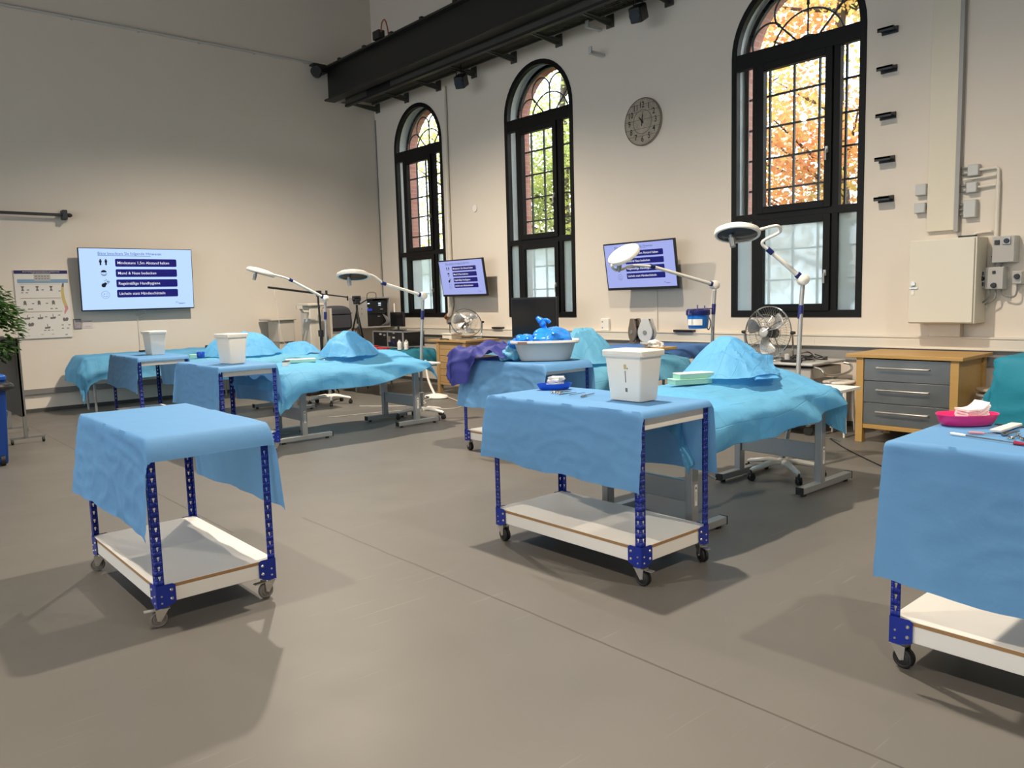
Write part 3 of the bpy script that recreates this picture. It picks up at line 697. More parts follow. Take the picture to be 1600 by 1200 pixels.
gauze_stack(3.862, 1.278, ZC+.014, -.65, 7, 'folded white gauze stack curling up in the pink dish', M_gauze, .098, .045)
def rod(name, a, b, r, label, cat, m=M_inst, grip=None, gr=None, gm=None):
    a, b = Vector(a), Vector(b)
    if grip:
        root = thing(name, label, cat, a); MB().tube([a, b], [r, r*.6], 8).build('shaft', m, root)
        d = (b-a).normalized(); MB().tube([a, a+d*grip*.2, a+d*grip*.8, a+d*grip], [gr*.6, gr, gr, gr*.7], 10).build('grip', gm or m, root)
    else: tag(MB().tube([a, b], [r, r*.5], 8).build(name, m), label, cat)
def scissors(x, y, z, rz, L_, label, name='scissors'):
    root = thing(name, label, 'instrument', (x, y, z)); rot = Matrix.Rotation(rz, 3, 'Z'); P = lambda a, b, c=0: Vector((x, y, z+c))+rot @ Vector((a, b, 0))
    for s in (-1, 1):
        mb = MB(); mb.tube([P(L_*.5, -s*.006), P(0, s*.002, .001), P(-L_*.32, s*.016)], [.0015, .0035, .0028], 6)
        mb.tube([P(-L_*.4+.016*cos(t*pi/8), s*(.022+.012*sin(t*pi/8))) for t in range(17)], .0028, 6); mb.build('blade_arm', M_inst, root)
    MB().cyl(P(0, 0, -.003), P(0, 0, .006), .004, n=10).build('pivot', M_inst, root)
zi = ZC+.0085
scissors(3.62, 3.66, zi, .1, .15, 'steel scissors nearest the blue dish on the centre cart')
scissors(3.58, 3.61, zi, .0, .15, 'steel clamp lying second from the blue dish on centre cart', 'artery_clamp')
rod('forceps', (3.47, 3.53, zi), (3.62, 3.525, zi), .004, 'plain steel forceps beside the clamps on centre cart', 'instrument')
rod('probe', (3.50, 3.47, zi), (3.65, 3.475, zi), .003, 'thin steel probe among the instruments on centre cart', 'instrument')
rod('scalpel', (3.48, 3.35, zi), (3.66, 3.405, zi), .0045, 'dark scalpel lying nearest the container on centre cart', 'instrument', grip=.08, gr=.006)
rod('scalpel', (3.595, 1.203, zi), (3.63, 1.10, zi), .004, 'scalpel with pale red handle in front of the pink dish', 'instrument', grip=.06, gr=.006, gm=mat('pale_red_plastic', (.6, .25, .28), .4, noise_amt=.05))
rod('surgical_instrument', (3.534, 1.251, zi), (3.465, .99, zi), .004, 'long steel instrument lying along the front of right cart', 'instrument', grip=.07, gr=.006, gm=M_white2)
rod('syringe_tip', (3.466, .992, zi), (3.45, .93, zi), .009, 'dark red tip piece at end of the long steel instrument', 'instrument', mat('dark_red_plastic', (.3, .01, .04), .35, noise_amt=.05))
mb = MB(); rot = Matrix.Rotation(-.04, 3, 'Z'); mb.box((3.80, 1.12, zi+.004), (.24, .045, .012), rot); o = tag(mb.build('suture_packet', M_paper, bev=.003), 'flat white paper suture packet right of the pink dish', 'packet')
rod('forceps', (3.63, 1.085, zi), (3.76, 1.06, zi), .006, 'dark steel forceps below the white paper packet', 'instrument', grip=.05, gr=.008)
scissors(3.64, 1.03, zi, .25, .15, 'gold-ringed steel scissors at the right picture edge on the cart')
rod('needle_holder', (3.55, .99, zi), (3.70, .95, zi), .005, 'steel needle holder last at right picture edge', 'instrument')

# ---------------------------------------------------------------- draped tables
def desk_frame(x, y0, y1, zt, label, fx0=-.42, fx1=.42, lx=0.0, shelf=None):
    """height-adjustable bench: two legs on floor feet joined by a cross beam"""
    root = thing('height_adjustable_bench', label, 'table', (x, (y0+y1)/2, 0), 'grey height-adjustable benches under the teal drapes')
    for y in (y0, y1):
        lg = MB().b2((x+lx-.035, y-.03, .07), (x+lx+.035, y+.03, zt-.12)).build('leg', M_alu, root, bev=.006)
        MB().b2((x+lx-.026, y-.022, zt-.2), (x+lx+.026, y+.022, zt-.03)).build('inner_tube', M_alu, lg, bev=.004)
        if y == y0:
            MB().b2((x+lx-.01, y-.0315, .22), (x+lx+.016, y-.03, .36)).build('scale_label', M_white, lg)
            mb = MB(); mb.b2((x+lx-.004, y-.0325, .33), (x+lx+.01, y-.0315, .345)); mb.b2((x+lx-.001, y-.0325, .25), (x+lx+.004, y-.0315, .315)); mb.build('scale_print', M_pgrey, lg)
        ft = MB().b2((x+fx0, y-.03, .022), (x+fx1, y+.03, .075)).build('foot', M_alu, root, bev=.005)
        for sx in (fx0, fx1): MB().b2((x+sx-.006, y-.031, .02), (x+sx+.006, y+.031, .077)).build('end_cap', M_rubber, ft)
        for sx in (fx0+.06, fx1-.06): MB().cyl((x+sx, y, 0), (x+sx, y, .024), .02, n=12).build('foot_pad', M_rubber, ft)
    MB().b2((x+lx-.018, y0+.03, .24), (x+lx+.018, y1-.03, .38)).build('cross_beam', M_alu, root, bev=.004)
    MB().b2((x+fx0-.02, y0-.08, zt-.03), (x+fx1+.02, y1+.22, zt-.005)).build('bench_top', M_white, root, bev=.004)
    mb = MB(); mb.tube([(x+lx+.03, y0-.02, .42), (x+lx+.09, y0-.04, .42), (x+lx+.09, y0-.12, .40)], .007, 8); mb.build('crank_handle', M_zinc, root)
    MB().box((x+lx-.2, y0-.02, zt-.07), (.06, .04, .05)).build('motor_knob', M_rubber, root)
    return root

def draped(name, label, m, x0, x1, y0, y1, hf, over, cat='drape', seed=0, flare=.06, nu=110, nv=90, wr=1.0, wave=.03, slant=.0, soft=.05, zmin=.07, group=None):
    """a sheet lying over a support: hf(x,y) is the supported height; over(side, q) the overhang at each side"""
    def f(u, v):
        on, of_, ol, orr = over('near', u), over('far', u), over('left', v), over('right', v)
        s = x0-ol+u*((x1-x0)+ol+orr); t = y0-on+v*((y1-y0)+on+of_)
        cx, cy = min(max(s, x0), x1), min(max(t, y0), y1); dx, dy = s-cx, t-cy
        d = math.hypot(dx, dy); z = hf(cx, cy)
        wv = nz(s*2.6+seed, t*2.6, seed)*wave+nz(s*7, t*7+seed, 2)*.008*wr
        if d > 0:
            h = d; nx, ny = dx/d, dy/d
            along = s if abs(dy) > abs(dx) else t
            fl = flare*min(1, h/.25)+slant*h
            sw = .030*math.sin(17*h-7*((u-.38)**2)*6+2*nz(s*1.5+seed, 1, 2))*min(1, h/.08)*wr if abs(dy) > abs(dx) else 0
            pl = sw+(nz(along*4.2+seed, h*.8, seed+4)*.05+nz(along*9+seed, h*1.5, seed+8)*.018)*min(1, h/.2)*wr
            cn = min(abs(dx), abs(dy))/max(abs(dx), abs(dy), 1e-6); fl = fl*(1-.5*cn)+.10*h*cn
            drop = h-soft*(1-math.exp(-h/soft)) if soft else h
            k = math.sqrt(max(0, 1-slant*slant))
            px = cx+nx*(fl+pl+soft*(1-math.exp(-h/soft))); py = cy+ny*(fl+pl+soft*(1-math.exp(-h/soft))); pz = z-drop*k+wv*.5
            ridge = 1-abs(nz(s*3+t*2+seed, pz*4, seed+20))*5
            if ridge > 0: px += nx*.012*ridge*wr; py += ny*.012*ridge*wr
            pz = max(pz, zmin)
        else:
            px, py = cx, cy; pz = z+abs(wv)*.6
            ridge = 1-abs(nz(s*4+seed, t*4, seed+20))*6
            if ridge > 0: pz += .007*ridge*wr
        return Vector((px, py, pz))
    mb = MB(); mb.grid(f, nu, nv, uvs=lambda u, v: (u*(x1-x0+.8)+seed, v*(y1-y0+.8)))
    return tag(mb.build(name, m, ang=70), label, cat, group)
def bump(x, y, cx, cy, rx, ry, h, p=2):
    d = ((x-cx)/rx)**2+((y-cy)/ry)**2
    return h*math.exp(-d**(p/2))
def lerp(a, b, t): return a+(b-a)*t
def pl(pts, t):
    for (a, va), (b, vb) in zip(pts, pts[1:]):
        if t <= b: return lerp(va, vb, (t-a)/(b-a))
    return pts[-1][1]
def mound(label, cx, cy, z0, rx, ry, h, m, seed, rot=0, peaks=(), name='teal_cloth', flaps=()):
    """a folded cloth tented over something: faceted, creased, with a stiff hem"""
    n, k = 84, 30; rng = random.Random(seed)
    facets = [(i*2*pi/7+rng.uniform(-.4, .4), rng.uniform(.95, 1.45), rng.uniform(.12, .38)) for i in range(7)]
    def f(u, v):
        a = 2*pi*u; r = v
        rim = 1+.16*nz(cos(a)*1.9+seed, sin(a)*1.9, seed)+.10*nz(cos(a)*5, sin(a)*5+seed, seed)
        x = cos(a)*r*rim; y = sin(a)*r*rim
        fac = min([1.0-.10*r]+[1-s*max(-.2, (x*cos(p)+y*sin(p))-o) for p, s, o in facets])
        z = h*max(fac, 0)**.9
        x *= rx; y *= ry
        for px, py, pr, ph in peaks: z += bump(x, y, px, py, pr, pr, ph)
        cr = 1-abs(nz(x*3.2+seed, y*3.2, seed))*8
        if cr > 0: z += .022*cr*min(1, 3*(1-r)+.2)
        cr = 1-abs(nz(x*6+seed, y*6, seed+5))*8
        if cr > 0: z -= .010*cr
        x2, y2 = x*cos(rot)-y*sin(rot), x*sin(rot)+y*cos(rot)
        lift = .04*max(0, nz(a*1.3, seed, 3)) if r > .93 else 0
        return Vector((cx+x2, cy+y2, z0+max(z*(1-r**6*.85), .004)+lift))
    mb = MB(); mb.grid(f, n, k, uvs=lambda u, v: (.6+.6*v*cos(2*pi*u)+seed, .6+.6*v*sin(2*pi*u)))
    for q in flaps:
        A, B, C_, D = [Vector(p) for p in q]; nn = (B-A).cross(D-A).normalized()
        for off in (0, .012):
            mb.grid(lambda u, v: A.lerp(B, u).lerp(D.lerp(C_, u), v)+nn*(off+.012*nz(u*3+seed, v*3)+.02*sin(pi*v)), 14, 14, uvs=lambda u, v: (u*.3, v*.3))
    return tag(mb.build(name, m, ang=20), label, 'cloth', 'folded teal cloths tented over the draped tables')

GB = 'teal drapes over the long operating benches'
# front right station
ZB = .80
desk_frame(5.90, 3.03, 3.76, ZB, 'grey bench frame with crank under right end of the front right teal drape', -.34, .46, -.03)
desk_frame(4.16, 3.02, 3.75, ZB, 'grey bench frame half hidden behind the centre cart', -.28, .36)
hf1 = lambda x, y: ZB+.03+bump(x, y, 5.6, 3.5, .62, .42, .15, 3)+bump(x, y, 4.3, 3.5, .9, .5, .08, 3)
draped('teal_drape', 'teal drape sagging over the front right bench beside the large fan', M_teal, 3.86, 5.88, 2.93, 3.98, hf1,
       lambda s, q: {'near': pl([(0, .36), (.1, .30), (.42, .29), (.62, .25), (.8, .17), (.93, .10), (1, .12)], q), 'far': .3, 'left': .12, 'right': pl([(0, .44), (.22, .36), (.4, .16), (1, .2)], q)}[s], seed=3, flare=.035, slant=.10, group=GB)
mound('folded teal cloth tented high on the front right bench before the fan', 5.32, 3.5, .965, .46, .38, .235, M_teal, 31, rot=.2, peaks=((-.12, .02, .2, .05),), flaps=(((5.27, 3.27, 1.14), (5.48, 3.22, 1.10), (5.30, 3.06, .955), (5.08, 3.12, .96)),))
# front left station
desk_frame(5.64, 8.36, 9.12, ZB, 'grey bench frame under right end of the teal drape left of centre', -.3, .33, .0)
desk_frame(4.10, 8.42, 9.1, ZB, 'grey bench frame behind the cart with the nearer left container', -.32, .35)
hf2 = lambda x, y: ZB+.03+bump(x, y, 5.35, 8.9, .6, .42, .13, 3)+bump(x, y, 4.2, 8.8, .8, .5, .06, 3)
draped('teal_drape', 'teal drape hanging in a deep swag left of centre, between two exam lamps', M_teal, 3.75, 5.72, 8.22, 9.3, hf2,
       lambda s, q: {'near': pl([(0, .44), (.1, .44), (.17, .29), (.3, .28), (.5, .28), (.72, .20), (.9, .09), (1, .3)], q), 'far': .3, 'left': .25, 'right': pl([(0, .38), (.2, .2), (1, .2)], q)}[s], seed=11, flare=.05, slant=.12, group=GB)
mound('folded teal cloth peaked like a tent on the left of centre bench', 4.98, 8.85, .93, .43, .38, .26, M_teal, 47, rot=.5, peaks=((-.04, .0, .16, .04),), flaps=(((4.86, 8.62, 1.10), (5.06, 8.58, 1.10), (4.98, 8.44, .95), (4.68, 8.52, .95)),))
# rear left station
desk_frame(5.2, 10.95, 11.7, ZB, 'grey bench frame far back at left under the rear teal drape', -.32, .33)
hf3 = lambda x, y: ZB+.03+bump(x, y, 4.6, 11.2, .75, .4, .06, 3)
draped('teal_drape', 'pale teal drape over the rear left bench below the boom stand', M_teal2, 3.8, 5.7, 10.75, 11.8, hf3, lambda s, q: {'near': .3, 'far': .3, 'left': .22, 'right': .25}[s], seed=19, nu=80, nv=60, group=GB)
mound('long low teal cloth mound on the rear left bench below the boom stand', 4.58, 11.2, .87, .56, .42, .33, M_teal, 53, rot=-.1, peaks=((.5, 0, .3, .06),))
mound('small teal cloth heap beside the long mound on rear left bench', 5.42, 11.2, .84, .36, .34, .17, M_teal, 59)
# rear right station
desk_frame(7.1, 5.75, 6.45, ZB, 'grey bench frame behind the tub cart at right', -.32, .33)
hf4 = lambda x, y: ZB+.03+bump(x, y, 7.2, 6.0, .5, .4, .1, 3)
draped('teal_drape', 'teal drape on the rear right bench behind the white container of centre cart', M_teal2, 5.75, 7.62, 5.62, 6.62, hf4, lambda s, q: {'near': pl([(0, .35), (.5, .28), (1, .3)], q), 'far': .3, 'left': .1, 'right': .3}[s], seed=23, nu=80, nv=60, group=GB)
mound('teal cloth mound on the rear right bench right of the grey tub', 6.35, 6.05, .87, .46, .4, .36, M_teal2, 61, rot=.3)

def plain_table(x0, x1, y0, y1, z, label, inset=.08, top=M_white):
    root = thing('folding_table', label, 'table', ((x0+x1)/2, (y0+y1)/2, 0))
    MB().b2((x0, y0, z-.03), (x1, y1, z)).build('tabletop', top, root, bev=.004)
    for x in (x0+inset, x1-inset):
        for y in (y0+inset, y1-inset): MB().cyl((x, y, 0), (x, y, z-.03), .018, n=10).build('leg', M_alu, root)
# far left table by the back wall
plain_table(3.0, 5.4, 13.35, 14.0, .86, 'long table under the teal drape against the back wall at left')
draped('teal_drape', 'teal drape on the far left table below the lit wall screen, corner hanging', M_teal, 2.97, 5.43, 13.32, 14.03, lambda x, y: .875, lambda s, q: {'near': pl([(0, .55), (.12, .5), (.2, .38), (1, .4)], q), 'far': .15, 'left': pl([(0, .5), (.5, .42), (1, .4)], q), 'right': .3}[s], seed=29, nu=90, nv=50, flare=.13, soft=.02)
# right rear small table with a blue drape, at the wall
plain_table(7.75, 8.6, 6.02, 7.0, .93, 'small table with blue drape at the window wall under a screen', .1)
draped('blue_drape', 'slate blue drape on the small wall table carrying two cable reels', cloth_mat('slate_blue_nonwoven', (.08, .2, .48), .15), 7.72, 8.63, 5.99, 7.03, lambda x, y: .937, lambda s, q: .2, seed=37, nu=40, nv=40, wave=.008)
plain_table(7.6, 8.5, 8.2, 9.6, .86, 'side table behind the tub cart under the black display', .1)
draped('blue_drape', 'grey blue drape on the side table under the black display', cloth_mat('grey_blue_nonwoven', (.12, .3, .42), .15), 7.57, 8.53, 8.17, 9.63, lambda x, y: .867, lambda s, q: .16, seed=41, nu=40, nv=40, wave=.008)
plain_table(7.0, 7.95, 11.5, 12.52, .74, 'low table under dark teal drape in the far corner', .1)
draped('teal_drape', 'dark teal drape on the low table left of the old wooden cabinet', cloth_mat('dark_teal_nonwoven', (.02, .17, .24), .15), 6.98, 7.97, 11.25, 12.53, lambda x, y: .76, lambda s, q: {'near': .35, 'far': .2, 'left': .3, 'right': .1}[s], seed=43, nu=60, nv=40)
plain_table(7.70, 8.4, 1.0, 2.27, .96, 'table under the dark teal drape at the right edge near the wooden cabinet', .1)
draped('teal_drape', 'teal drape hanging almost straight at the right picture edge', cloth_mat('deep_teal_nonwoven', (.02, .25, .36), .15), 7.67, 8.42, 1.0, 2.30, lambda x, y: .975, lambda s, q: {'near': .4, 'far': .55, 'left': .62, 'right': .3}[s], seed=45, nu=60, nv=60, flare=.04)

# ---------------------------------------------------------------- goods on the beds and carts
def box_thing(name, label, cat, c, d, rz, m, lidm=None, group=None, label_m=None):
    x, y, z = c; root = thing(name, label, cat, (x, y, z), group); rot = Matrix.Rotation(rz, 3, 'Z')
    MB().box((x, y, z+d[2]*.42), (d[0], d[1], d[2]*.84), rot).build('carton', m, root, bev=.002)
    MB().box((x, y, z+d[2]*.92), (d[0]*1.01, d[1]*1.01, d[2]*.17), rot).build('flap', lidm or m, root, bev=.002)
    return root
GM = 'pale mint suture boxes'
box_thing('suture_box', 'pale mint carton at the bottom on the front right bench', 'box', (4.80, 3.50, .93), (.30, .13, .04), -.45, M_mint, group=GM)
box_thing('suture_box', 'pale mint carton lying on top of the other on the front right bench', 'box', (4.83, 3.49, .971), (.28, .11, .04), -.42, M_mint, M_white, group=GM)
box_thing('suture_box', 'white and mint carton on the left of centre bench', 'box', (4.25, 8.72, .905), (.34, .14, .04), -.35, M_mint, M_white, group=GM)
box_thing('suture_box', 'pale carton on the rear left bench behind the nearer container', 'box', (4.02, 11.3, .885), (.35, .16, .04), -.3, M_mint, group=GM)
box_thing('marker_box', 'small black and white carton on the left of centre bench', 'box', (4.02, 8.62, .88), (.14, .06, .06), .9, M_white, M_dark)
rod('marker_pen', (5.02, 3.36, .965), (5.16, 3.3, .968), .007, 'black pen on the front right bench beside the mint boxes', 'pen', M_dark)
rod('marker_pen', (5.12, 3.33, .98), (5.28, 3.24, .98), .008, 'white pen on the front right bench in front of the tented cloth', 'pen', M_white2)
scissors(4.55, 8.6, .925, .2, .2, 'dark scissors on the left of centre bench', 'scissors')
rod('forceps', (4.6, 8.72, .93), (4.75, 8.66, .93), .006, 'steel forceps on the left of centre bench', 'instrument')
tag(MB().box((3.9, 13.6, .905), (.16, .05, .03), Matrix.Rotation(.2, 3, 'Z')).build('remote_control', M_dark, bev=.004), 'black remote on the far left table left of the container', 'remote')
tag(MB().box((4.95, 13.5, .915), (.18, .1, .05), Matrix.Rotation(.5, 3, 'Z')).build('black_case', M_dark, bev=.006), 'small black case on the far left table right of the container', 'case')
tag(MB().lathe([(0, 0), (.05, 0), (.055, .07), (.05, .08), (.045, .07), (0, .06)], (3.85, 10.9, .9), 20).build('blue_cup', M_dish), 'small blue cup just left of the nearer white container', 'cup')

# grey tub with a blue bag, violet gown and a crumpled cap on the middle cart
def tub(x, y, z, rz):
    root = thing('tub', 'large oval grey tub on the cart behind the centre one', 'tub', (x, y, z)); rot = Matrix.Rotation(rz, 3, 'Z'); n = 56
    def pt(a, rx, ry, zz):
        e = .62; cx = math.copysign(abs(cos(a))**e, cos(a)); sy = math.copysign(abs(sin(a))**e, sin(a))
        return Vector((x, y, z+zz))+rot @ Vector((cx*rx, sy*ry, 0))
    prof = [(.0, .0, 0), (.24, .165, 0), (.255, .18, .02), (.30, .215, .16), (.305, .22, .165), (.335, .25, .168), (.345, .26, .18), (.34, .255, .198), (.32, .235, .2), (.30, .215, .185), (.25, .17, .025), (0, 0, .02)]
    mb = MB(); vs = [pt(2*pi*k/n, a, b, c) for a, b, c in prof for k in range(n)]; fs = []
    for i in range(len(prof)-1):
        for k in range(n): fs.append((i*n+k, i*n+(k+1) % n, (i+1)*n+(k+1) % n, (i+1)*n+k))
    mb.add(vs, fs); mb.build('tub_body', M_tub, root, ang=45)
    p = Vector((x, y, z+.183))+rot @ Vector((-.20, -.258, 0)); MB().box(p, (.09, .008, .022), rot).build('brown_label', mat('brown_paper_label', (.2, .12, .09), .6, noise_amt=.1), root)
TX, TY = 5.38, 5.66
tub(TX, TY, ZC+.006, -.84)
def crumple(name, label, cat, c, rx, ry, rz_, m, seed, n=40, amp=.25, knots=(), parent=None, zmin=None, pw=1):
    def f(u, v):
        a = 2*pi*u; b = pi*(v-.5); d = Vector((cos(a)*cos(b), sin(a)*cos(b), sin(b)))
        q = 1+amp*nz(d.x*1.6+seed, d.y*1.6, d.z*1.6)+amp*.6*(1-abs(nz(d.x*3+seed, d.y*3, d.z*3))*2)*.5+amp*.25*nz(d.x*7, d.y*7+seed, d.z*7)
        z = d.z*rz_*q
        if zmin is not None: z = max(z, zmin)
        return Vector(c)+Vector((d.x*rx*q, d.y*ry*q, z))
    mb = MB(); mb.grid(f, n, n//2, uvs=lambda u, v: (u, v))
    for pts, rr in knots: mb.tube(smoothpath(pts), rr if not isinstance(rr, list) else [lerp(rr[0], rr[1], i/(6*(len(pts)-1))) for i in range(6*(len(pts)-1)+1)], 10)
    o = mb.build(name, m, parent, ang=50)
    return tag(o, label, cat) if label else o
root = thing('plastic_bag', 'shiny blue knotted plastic bag filling the grey tub', 'bag', (TX, TY, ZC+.03))
crumple('bag_body', None, None, (TX+.06, TY-.02, ZC+.22), .2, .17, .1, M_bag, 5, amp=.3, parent=root, zmin=-.17)
crumple('bag_fold', None, None, (TX-.13, TY+.15, ZC+.19), .15, .11, .06, M_bag, 8, amp=.5, parent=root, zmin=-.09)
mb = MB(); P = [(TX+.01, TY, ZC+.29), (TX-.005, TY+.005, ZC+.34), (TX-.03, TY+.02, ZC+.39), (TX-.06, TY+.05, ZC+.43)]
pp = smoothpath(P); mb.tube(pp, [.045, .04, .034, .028, .024, .022, .024, .03, .036, .036, .032, .028, .03, .034, .03, .026, .024, .02, .016][:len(pp)], 12); mb.build('knotted_neck', M_bag, root)
mb = MB(); mb.tube(smoothpath([(TX-.03, TY+.02, ZC+.39), (TX+.02, TY-.01, ZC+.40), (TX+.045, TY-.03, ZC+.37)]), .02, 10); mb.build('knot_tail', M_bag, root)
hg = lambda x, y: ZC+.012+max(0, .10*(1-abs(nz(x*5, y*3.5, 77))*1.6)+.05*nz(x*9, y*8, 78)+.03)*min(1, (y-5.85)*5+.15)
draped('surgical_gown', 'violet blue gown heaped on the cart left of the tub, spilling down', M_purple, 5.0, 5.68, 5.88, 6.60, hg,
       lambda s, q: {'near': .02, 'far': pl([(0, .12), (.4, .10), (1, .05)], q), 'left': pl([(0, .02), (.4, .06), (.55, .36), (.8, .45), (1, .36)], q), 'right': .06}[s], cat='gown', seed=71, nu=80, nv=80, wr=1.6, flare=.05, zmin=.3)
crumple('crumpled_cloth', 'crumpled pale teal cloth between the violet gown and grey tub', 'cloth', (5.17, 5.90, ZC+.062), .13, .11, .075, M_teal2, 12, amp=.5, zmin=-.055)

# ---------------------------------------------------------------- examination lamps on stands
def exam_lamp(label, base, pole, joint, elbow, neck, head, nrm, r, lens, arm_r=.018, rz=0, handle=.12, hdir=None):
    root = thing('examination_lamp', label, 'lamp', (base[0], base[1], 0), 'white examination lamps on wheeled stands'); bx, by = base[:2]
    hub = MB(); hub.lathe([(.0, .10), (.05, .10), (.055, .115), (.045, .14), (.03, .16), (0, .165)], (bx, by, 0), 20); hub.build('base_hub', M_white2, root)
    for k in range(5):
        a = rz+2*pi*k/5; d = Vector((cos(a), sin(a), 0)); B = Vector((bx, by, 0))
        mb = MB(); mb.tube([B+d*.03+Vector((0, 0, .125)), B+d*.12+Vector((0, 0, .13)), B+d*.31+Vector((0, 0, .098)), B+d*.335+Vector((0, 0, .09))], [.026, .026, .02, .014], 10)
        lg = mb.build('base_leg', M_white2, root)
        c = B+d*.33; mb = MB(); n = Vector((-d.y, d.x, 0))
        mb.cyl(c+Vector((0, 0, .06)), c+Vector((0, 0, .095)), .01, n=8)
        for s in (-1, 1): mb.lathe([(0, -.008), (.024, -.008), (.03, -.005), (.03, .005), (.024, .008), (0, .008)], c+n*.014*s+Vector((0, 0, .03)), 18, lookrot(n))
        mb.box(c+Vector((0, 0, .055)), (.04, .04, .02), Matrix.Rotation(a, 3, 'Z')); mb.build('caster', M_rubber, lg)
    P = smoothpath([(bx, by, .14)]+[Vector(p) for p in pole]); MB().tube(P, .02, 14).build('pole', M_alu if lens else M_white2, root)
    top = Vector(pole[-1]); d = (top-Vector(pole[-2])).normalized(); zc = 1.40
    c = top-d*(top.z-zc); MB().cyl(c-d*.06, c+d*.06, .0235, n=14).build('navy_collar', M_navy, root)
    j = Vector(joint); e = Vector(elbow); ad = (e-j).normalized()
    side = ad.cross(Vector((0, 0, 1))).normalized()
    mb = MB(); mb.lathe([(0, -.05), (.03, -.048), (.048, -.035), (.052, 0), (.052, .03), (.047, .045), (0, .05)], j, 22, lookrot(side)); mb.cyl(top, j-Vector((0, 0, .03)), .022, n=12); mb.build('joint', M_white2, root)
    MB().cyl(j+ad*.045, j+ad*.075, .03, n=14).build('joint_ring', M_navy, root)
    MB().tube([j+ad*.06, e], [arm_r*1.15, arm_r], 14).build('spring_arm', M_white2, root)
    MB().cyl(e-ad*.03, e+ad*.03, arm_r*1.35, n=12).build('elbow_ring', M_navy, root)
    hp = Vector(head); nrm = Vector(nrm).normalized(); rot = lookrot(nrm, ad)
    MB().tube(smoothpath([e]+[Vector(p) for p in neck], 8), .014, 10).build('neck', M_white2, root)
    mb = MB(); mb.lathe([(0, -.055), (r*.45, -.052), (r*.8, -.04), (r*.97, -.022), (r, 0), (r*.98, .018), (r*.90, .022), (r*.86, .012), (0, .012)], hp, 48, rot, sx=1.12); mb.build('lamp_head', M_white2, root, ang=40)
    if lens:
        mb = MB(); mb.lathe([(0, .03), (r*.6, .027), (r*.87, .018), (r*.87, .008), (0, .008)], hp, 48, rot, sx=1.1); mb.build('lens', lens, root)
    hd = Vector(hdir).normalized() if hdir else nrm
    hb = hp+nrm*.015+rot @ Vector((r*.35, 0, 0)); MB().tube([hb, hb+hd*.03, hb+hd*.035, hb+hd*handle], [.018, .018, .026, .024], 14).build('handle', M_alu, root)
exam_lamp('exam lamp nearest at right, dark lens, in front of the big window', (6.12, 3.5), [(6.15, 3.5, .22), (6.3, 3.52, .5), (6.47, 3.56, .8), (6.53, 3.58, 1.1), (6.59, 3.6, 1.45), (6.615, 3.6, 1.64)], (6.62, 3.6, 1.69), (6.40, 3.80, 1.95),
          [(6.34, 3.84, 2.03), (6.42, 3.72, 2.11), (6.34, 3.70, 2.16), (6.22, 3.80, 2.13)], (6.07, 3.92, 2.105), (-.28, -.22, -1), .18, M_glassd, rz=.3, hdir=(-.15, -.3, -1))
exam_lamp('exam lamp before the wall screen beside the clock, white back towards viewer', (7.85, 5.4), [(7.85, 5.4, .5), (7.85, 5.4, 1.0), (7.88, 5.4, 1.45), (7.9, 5.4, 1.62)], (7.9, 5.4, 1.685), (7.02, 5.62, 1.905),
          [(6.75, 5.66, 1.915), (6.45, 5.62, 1.86), (6.32, 5.6, 1.90), (6.36, 5.58, 1.97)], (6.46, 5.55, 2.02), (.61, .02, -.82), .165, M_glassd, rz=.9, hdir=(0, .2, -1))
exam_lamp('exam lamp left of centre with brown lens, in front of the farthest window', (6.03, 8.8), [(6.03, 8.8, .5), (6.06, 8.8, 1.0), (6.1, 8.8, 1.45), (6.115, 8.8, 1.6)], (6.117, 8.8, 1.661), (5.52, 8.82, 1.83),
          [(5.40, 8.84, 1.92), (5.28, 8.84, 1.955), (5.2, 8.84, 1.95)], (5.10, 8.86, 1.935), (-.12, -.2, -1), .19, M_glassb, rz=.1, hdir=(.1, 0, -1))
exam_lamp('exam lamp farthest left seen edge-on beside the boom stand', (5.95, 11.25), [(5.95, 11.25, .5), (5.94, 11.25, 1.0), (5.95, 11.25, 1.5), (5.957, 11.25, 1.61)], (5.958, 11.25, 1.674), (5.40, 11.25, 1.96),
          [(5.3, 11.25, 2.0), (5.18, 11.25, 2.03), (5.05, 11.25, 2.06)], (4.93, 11.25, 2.075), (-.28, .1, -.95), .19, M_glassd, rz=.5)

